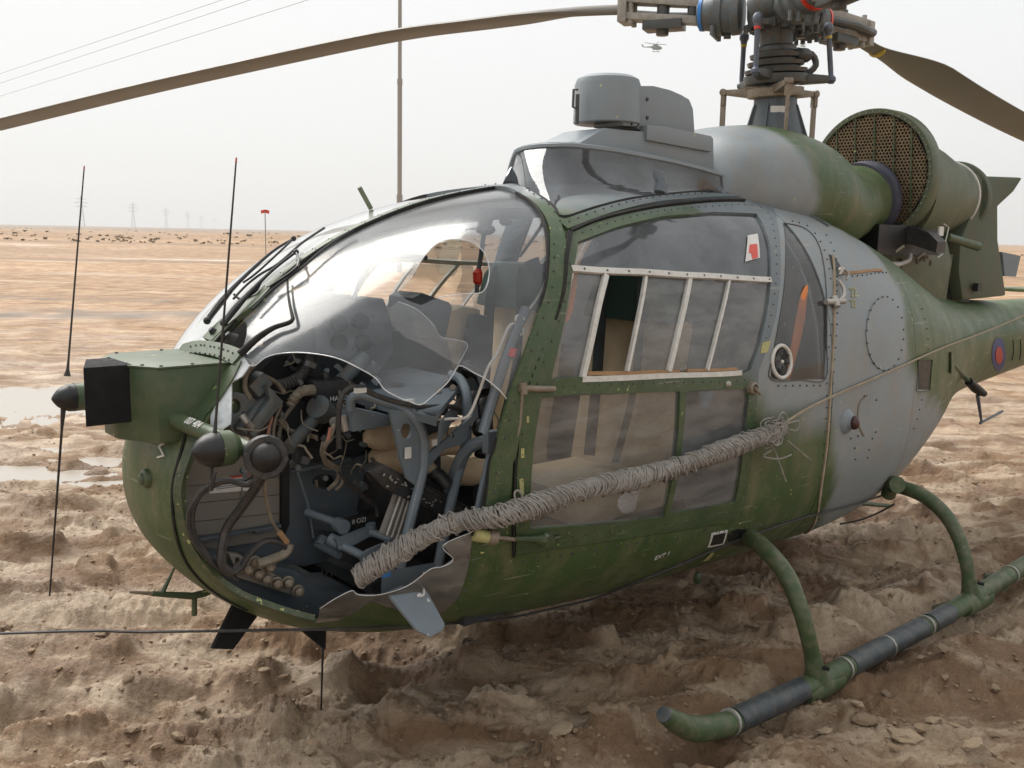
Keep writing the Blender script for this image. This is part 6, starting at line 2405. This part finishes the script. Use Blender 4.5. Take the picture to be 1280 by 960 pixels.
# puddles: level water lying in the hollows on the left
m, n, b = nt('muddy_water')
b.inputs['Base Color'].default_value = (.36, .32, .27, 1)
b.inputs['Roughness'].default_value = .22
b.inputs['Specular IOR Level'].default_value = .6
def pool(name, x0, x1, y0, y1, pct):
    hs_ = sorted(gh(x0 + (x1 - x0) * i / 30, y0 + (y1 - y0) * j / 30) for i in range(31) for j in range(31))
    z = hs_[int(len(hs_) * pct)]
    mb = MB()
    cx, cy, rx, ry = (x0 + x1) / 2, (y0 + y1) / 2, (x1 - x0) / 2, (y1 - y0) / 2
    P = [(cx + rx * math.cos(a) * (1 + .12 * math.sin(3 * a)), cy + ry * math.sin(a) * (1 + .15 * math.sin(5 * a + 1)), z) for a in [k * math.pi / 24 for k in range(48)]]
    mb.add(P, [tuple(range(48))])
    o = mb.build('puddle', m, None, smooth=False)
    o['kind'] = 'structure'
pool('puddle', -8.6, -2.2, 8.0, 10.6, .34)
pool('puddle', -5.6, -2.2, 5.6, 7.2, .30)

# clods and stones
def clod_mesh(seed, r, pale):
    bm = bmesh.new()
    bmesh.ops.create_icosphere(bm, subdivisions=2, radius=1)
    for v in bm.verts:
        k = 1 + .45 * noise.noise(v.co * 1.3 + Vector((seed * 3.1, 0, 0))) + .2 * noise.noise(v.co * 3.5 + Vector((0, seed * 2.3, 0)))
        v.co = Vector((v.co.x * k * 1.2, v.co.y * k * .9, v.co.z * k * .5))
    me = bpy.data.meshes.new('mud_clod')
    bm.to_mesh(me)
    bm.free()
    me.materials.append(pale)
    return me
CL = [surface('pale_clod', (.40, .30, .20), .9, var=.3, scale=9, dirt=.6, dirtcol=(.22, .15, .09), bump=.6, bscale=14), surface('brown_clod', (.26, .18, .115), .85, var=.3, scale=9, dirt=.4, bump=.6, bscale=14)]
meshes = [clod_mesh(k, 1, CL[k % 2]) for k in range(8)]
random.seed(33)
spots = [(850, 935, .045), (745, 925, .04), (1165, 905, .035), (1080, 900, .05), (1130, 925, .06), (1180, 835, .04), (1070, 893, .03), (955, 935, .035), (700, 940, .05), (1240, 905, .03), (1000, 900, .03),
         (1110, 855, .03), (1030, 920, .03), (905, 945, .03), (1215, 940, .04), (620, 905, .04), (560, 935, .04), (470, 895, .03), (390, 930, .03), (250, 880, .03), (90, 900, .04), (1095, 765, .05), (1060, 745, .045),
         (1130, 700, .05), (1145, 720, .04), (985, 640, .05), (1040, 780, .03), (940, 790, .03), (880, 800, .03), (1180, 700, .04), (1240, 660, .04), (1100, 720, .05), (330, 845, .025), (160, 850, .03), (650, 870, .03), (730, 880, .03)]
for k, (px, py, r) in enumerate(spots):
    g = aG(px, py, 0)
    o = bpy.data.objects.new('mud_clod', meshes[k % 8])
    COL.objects.link(o)
    o.location = (g.x, g.y, gh(g.x, g.y) + r * .25)
    o.scale = (r * .8, r * .8, r * .55)
    o.rotation_euler = (random.uniform(-.3, .3), random.uniform(-.3, .3), random.random() * 6)
    where = ('on the churned mud right of the front skid leg' if px > 1050 and py > 800 else 'on the bank between fuselage and near skid' if px > 860 and py < 830 else
             'in the foreground just in front of the near skid toe' if px > 690 else 'in the foreground below the nose' if px > 360 else 'at the lower left foreground')
    tag(o, ('pale' if k % 2 == 0 else 'brown') + ' clod of dried mud ' + where, 'mud clod', 'loose clods ' + where)
mb = MB()
bmx, fcx = [], None
for sd in range(8):
    bm = bmesh.new()
    bmesh.ops.create_icosphere(bm, subdivisions=1, radius=1)
    bmx.append([Vector((v.co.x * (1 + .7 * noise.noise(v.co * 2 + Vector((sd * 4.1, 0, 0)))) * 1.25, v.co.y * (1 + .7 * noise.noise(v.co * 2 + Vector((0, sd * 4.1, 3)))), v.co.z * .55)) for v in bm.verts])
    fcx = [tuple(v.index for v in f.verts) for f in bm.faces]
    bm.free()
for k in range(5000):
    d = 1.9 + random.random() ** 1.5 * 7
    a = random.uniform(-.52, .55)
    x, y = d * math.sin(a), d * math.cos(a)
    r = random.uniform(.003, .011) * (1 + (random.random() < .10) * 1.3)
    mt = Matrix.Rotation(random.random() * 6, 3, 'Z') @ Matrix.Rotation(random.uniform(-.5, .5), 3, 'X')
    z = gh(x, y)
    mb.add([Vector((x, y, z + r * .1)) + (mt @ v) * r for v in bmx[k % 8]], fcx)
o = mb.build('loose_crumbs', surface('mud_crumb', (.27, .19, .12), .85, var=.4, scale=3), None, smooth=False)
o['kind'] = 'stuff'

# scrub along the horizon
m_scrub = surface('dry_scrub', (.27, .205, .14), .95, var=.4, scale=2)
mb = MB()
random.seed(8)
for k in range(520):
    y = random.choice((random.uniform(100, 122), random.uniform(102, 118), random.uniform(190, 430)))
    x = random.uniform(-.62, .6) * y
    r = random.uniform(.08, .26) * (1 + (y > 150) * .6)
    z = gh(x, y)
    for j in range(3):
        c = Vector((x + random.uniform(-r, r), y + random.uniform(-r, r), z + r * .25))
        P = [c + Vector((random.uniform(-1, 1), random.uniform(-1, 1), random.uniform(-.3, .9))) * r * .9 for _ in range(7)]
        mb.add(P, [(0, 1, 2), (2, 3, 4), (4, 5, 6), (0, 3, 5), (1, 4, 6), (1, 3, 6), (0, 2, 5)])
o = mb.build('scrub', m_scrub, None, smooth=False)
o['kind'] = 'stuff'

# ------------------------------------------------------------------ far things
m_steel = surface('weathered_grey_steel', (.30, .29, .27), .6, var=.15, scale=1)
def empty(name, loc, label, cat, group=None):
    o = bpy.data.objects.new(name, None)
    COL.objects.link(o)
    o.location = loc
    tag(o, label, cat, group)
    return o
D = 42
p = aW(499.5, 240, D)
g = gh(p.x, D)
pole = empty('lamp_pole', (p.x, D, g), 'tall slender grey pole rising behind the windscreen', 'pole')
for nm, z0, z1, r0, r1 in (('pole_foot', 0, 3.2, .125, .125), ('pole_middle', 3.2, 8.0, .100, .100), ('pole_top', 8.0, 17.0, .085, .07)):
    mb = MB()
    mb.cyl((0, 0, z0), (0, 0, z1), r0, r1, seg=14)
    if z0:
        mb.cyl((0, 0, z0 - .12), (0, 0, z0 + .1), r0 + .03, seg=14)
    mb.build(nm, m_steel, pole)
def pylon_parts(root, Hh):
    w0, w1 = Hh * .13, Hh * .018
    mb = MB()
    def lv(t):
        w = w0 * (1 - t) ** 1.3 + w1
        return [Vector((sx * w / 2, sy * w / 2, t * Hh)) for sx, sy in ((-1, -1), (1, -1), (1, 1), (-1, 1))]
    ts = [0, .16, .30, .42, .52, .62, .72, .82, .92, 1]
    for i in range(len(ts) - 1):
        a, b = lv(ts[i]), lv(ts[i + 1])
        for k in range(4):
            mb.cyl(a[k], b[k], Hh * .004, seg=4)
            mb.cyl(a[k], b[(k + 1) % 4], Hh * .0025, seg=4)
    mb.build('lattice_body', m_steel, root, smooth=False)
    for t, l in ((.66, .17), (.78, .21), (.90, .15)):
        mb = MB()
        mb.cyl((-Hh * l, 0, t * Hh), (Hh * l, 0, t * Hh), Hh * .004, seg=4)
        mb.cyl((-Hh * l, 0, t * Hh), (0, 0, (t + .04) * Hh), Hh * .003, seg=4)
        mb.cyl((Hh * l, 0, t * Hh), (0, 0, (t + .04) * Hh), Hh * .003, seg=4)
        mb.build('cross_arm', m_steel, root, smooth=False)
for px, hpx, lab in ((103, 37, 'lattice pylon on the horizon beside the left whip aerial, tallest of the row'), (167, 30, 'second lattice pylon from the left on the horizon'), (208, 24, 'third lattice pylon from the left on the horizon'),
                     (235, 20, 'fourth faint lattice pylon from the left on the horizon'), (252, 16, 'fifth faint lattice pylon, just left of the right whip aerial'), (268, 12, 'smallest and faintest lattice pylon at the right whip aerial')):
    Dp = 30 * 1200 / hpx
    p = aW(px, 283, Dp)
    root = empty('pylon', (p.x, Dp, gh(p.x, Dp)), lab, 'pylon', 'pylons on the horizon')
    root.rotation_euler = (0, 0, .3)
    pylon_parts(root, 31)
for k, (a, b, lab) in enumerate((((-60, 112), (300, -7), 'topmost of the three overhead power cables'), ((-60, 124), (335, -7), 'middle one of the three overhead power cables'), ((-60, 139), (415, -9), 'lowest of the three overhead power cables'))):
    hh = 20 - k * .8
    def oh(px, py):
        d = wray(px, py)
        return CAM + d * ((hh - CAM_H) / d.z)
    A_, B_ = oh(*a), oh(*b)
    ext = (B_ - A_)
    pts = []
    for i in range(25):
        t = -1.2 + 3.4 * i / 24
        q = A_ + ext * t
        q.z = hh - .35 * (1 - ((t - .5) / 1.7) ** 2) * 1.0 + .35
        pts.append(q)
    mb = MB()
    mb.tube(pts, .018, 5)
    tag(mb.build('power_cable', M['rod'], None), lab, 'cable', 'overhead power cables')
# marker rod with red flag
Df = 16
p0, p1 = aW(333.5, 264, Df), aW(333.5, 378, Df)
fl = empty('marker_rod', (p1.x, Df, gh(p1.x, Df)), 'thin marker rod with a small red flag, left of the canopy', 'marker')
top = p0.z - gh(p1.x, Df)
mb = MB()
mb.cyl((0, 0, -.1), (0, 0, top), .008, seg=6)
mb.build('rod', m_steel, fl)
mb = MB()
fv = []
for i in range(6):
    for j in range(4):
        fv.append((-.07 + .14 * i / 5, .012 * math.sin(i * 1.7 + j), top + .03 - .055 * j / 3 - .02 * abs(i - 2.5) / 2.5))
mb.add(fv, [(i * 4 + j, i * 4 + j + 1, (i + 1) * 4 + j + 1, (i + 1) * 4 + j) for i in range(5) for j in range(3)])
mb.build('flag', M['red'], fl)

# flying helicopters
m_fly = surface('hazy_olive_drab', (.13, .14, .12), .7, var=.2, scale=.3)
m_flyd = surface('dark_window_glass', (.03, .035, .04), .2)
def flyer(px, py, Dd, lab, full=True):
    c = aW(px, py, Dd)
    r = empty('flying_helicopter', c, lab, 'helicopter', 'helicopters in the distant sky')
    mb = MB()
    loft(mb, [(3.9, .1, -.2, .1, 2), (3.4, .55, -.75, .55, 2), (2.4, 1.15, -1.0, .85, 2.4), (.5, 1.25, -1.0, .95, 2.6), (-1.2, 1.25, -.8, .85, 2.3), (-2.6, .95, .1, .35, 2), (-6.5, .75, .35, .18, 2)], 20)
    mb.build('body', m_fly, r)
    mb = MB()
    mb.prism([(-6.2, .08, .3), (-7.3, .08, 2.0), (-8.0, .08, 2.0), (-7.3, .08, .6)], (0, -.16, 0))
    mb.prism([(-7.2, 1.2, 1.9), (-7.8, 1.2, 1.9), (-7.8, 0, 1.9), (-7.2, 0, 1.9)], (0, 0, .08))
    mb.build('tail_fin', m_fly, r, smooth=False)
    if full:
        mb = MB()
        mb.cyl((0, 0, 1.2), (0, 0, 2.1), .25)
        mb.box((0.2, 0, 1.5), (2.6, .9, .6))
        mb.build('rotor_mast', m_fly, r)
        for k in range(4):
            a = k * math.pi / 2 + .5
            mb = MB()
            mb.tube([(0, 0, 2.1), (3 * math.cos(a), 3 * math.sin(a), 2.15), (6.3 * math.cos(a), 6.3 * math.sin(a), 2.4)], [.14, .18, .14], 6, sy=.3)
            mb.build('rotor_blade', m_fly, r)
        mb = MB()
        for y in (-1.0, 1.0):
            mb.tube([(2.8, y, -1.8), (2.2, y, -1.95), (-1.6, y, -1.95)], .09, 6)
            mb.cyl((1.5, y * .8, -.9), (1.5, y, -1.9), .07)
            mb.cyl((-.8, y * .8, -.9), (-.8, y, -1.9), .07)
        mb.build('skid', m_fly, r)
        mb = MB()
        mb.box((2.7, 0, .45), (.9, 1.45, .6))
        mb.box((.9, 0, .35), (1.2, 1.86, .7))
        mb.build('window', m_flyd, r, bevel=.1)
    r.rotation_euler = (0, R(2), R(-18))
    return r
flyer(819, 60, 560, 'helicopter flying in the sky just left of the rotor mast, larger of the two')
flyer(1003, 58, 1100, 'faint speck of a helicopter in the sky between the pitch links')

# rod and straws standing in the mud under the nose
g = aG(401, 884, -.03)
rod = empty('thin_rod', (g.x, g.y, g.z), 'thin dark rod stuck in the mud under the broken nose', 'rod')
def rl(px, py):
    return aW(px, py, g.y) - g
mb = MB()
mb.tube([(0, 0, -.03), rl(403, 830), rl(405, 782)], [.003, .004, .004], 6)
mb.build('rod_shaft', M['whip'], rod)
for k, pts in enumerate(([(405, 790), (410, 740), (419, 700)], [(404, 790), (406, 745), (410, 702)], [(403, 785), (404, 740), (403, 712)])):
    mb = MB()
    mb.tube([rl(*q) for q in pts], [.003, .0025, .0015], 5, smooth=3)
    mb.build('straw', M['rope'], rod)

# ------------------------------------------------------------------ pieces that lie apart become parts of their own
def islands(me):
    nv = len(me.vertices)
    par = list(range(nv))
    def find(a):
        while par[a] != a:
            par[a] = par[par[a]]
            a = par[a]
        return a
    for e in me.edges:
        a, b = find(e.vertices[0]), find(e.vertices[1])
        if a != b:
            par[a] = b
    g = {}
    for i in range(nv):
        g.setdefault(find(i), []).append(i)
    return list(g.values())
def split_apart(o, gap):
    me = o.data
    isl = islands(me)
    if len(isl) < 2 or len(isl) > 60:
        return
    bb = []
    for g in isl:
        co = [me.vertices[i].co for i in g]
        bb.append(([min(c[k] for c in co) - gap for k in range(3)], [max(c[k] for c in co) + gap for k in range(3)], set(g)))
    merged = True
    while merged:
        merged = False
        for i in range(len(bb)):
            for j in range(i + 1, len(bb)):
                if all(bb[i][0][k] <= bb[j][1][k] and bb[j][0][k] <= bb[i][1][k] for k in range(3)):
                    bb[i] = ([min(bb[i][0][k], bb[j][0][k]) for k in range(3)], [max(bb[i][1][k], bb[j][1][k]) for k in range(3)], bb[i][2] | bb[j][2])
                    bb.pop(j)
                    merged = True
                    break
            if merged:
                break
    if len(bb) < 2:
        return
    for q, (lo_, hi_, keep) in enumerate(bb):
        m2 = me.copy()
        bm = bmesh.new()
        bm.from_mesh(m2)
        bm.verts.ensure_lookup_table()
        bmesh.ops.delete(bm, geom=[v for v in bm.verts if v.index not in keep], context='VERTS')
        bm.to_mesh(m2)
        bm.free()
        if q == 0:
            o.data = m2
        else:
            n2 = o.copy()
            n2.data = m2
            COL.objects.link(n2)
for o in [x for x in bpy.data.objects if x.type == 'MESH' and x.parent and x.get('kind') is None]:
    r = o
    while r.parent:
        r = r.parent
    if r == HELI and o.name.split('.')[0] not in ('lettering', 'label_print', 'serial_marking'):
        split_apart(o, 0.004)

# ------------------------------------------------------------------ parts stay within three levels
def flatten(o, depth):
    for c in list(o.children):
        if depth >= 2:
            for g in list(c.children):
                g.parent = o
        flatten(c, depth + 1)
for _ in range(4):
    for c in list(HELI.children):
        for d in list(c.children):
            for g in list(d.children):
                g.parent = c

# ------------------------------------------------------------------ dusty air
haze = MB()
haze.box((0, 0, 112), (9200, 9200, 240))
hz = haze.build('haze', M['glass'], None, smooth=False)
hz['kind'] = 'stuff'
m = bpy.data.materials.new('dusty_air')
m.use_nodes = True
m.node_tree.nodes.clear()
ho = m.node_tree.nodes.new('ShaderNodeOutputMaterial')
hv = m.node_tree.nodes.new('ShaderNodeVolumePrincipled')
hv.inputs['Color'].default_value = (0.97, 0.965, 0.955, 1)
hv.inputs['Density'].default_value = 0.00035
hv.inputs['Anisotropy'].default_value = 0.2
m.node_tree.links.new(hv.outputs[0], ho.inputs['Volume'])
hz.data.materials[0] = m
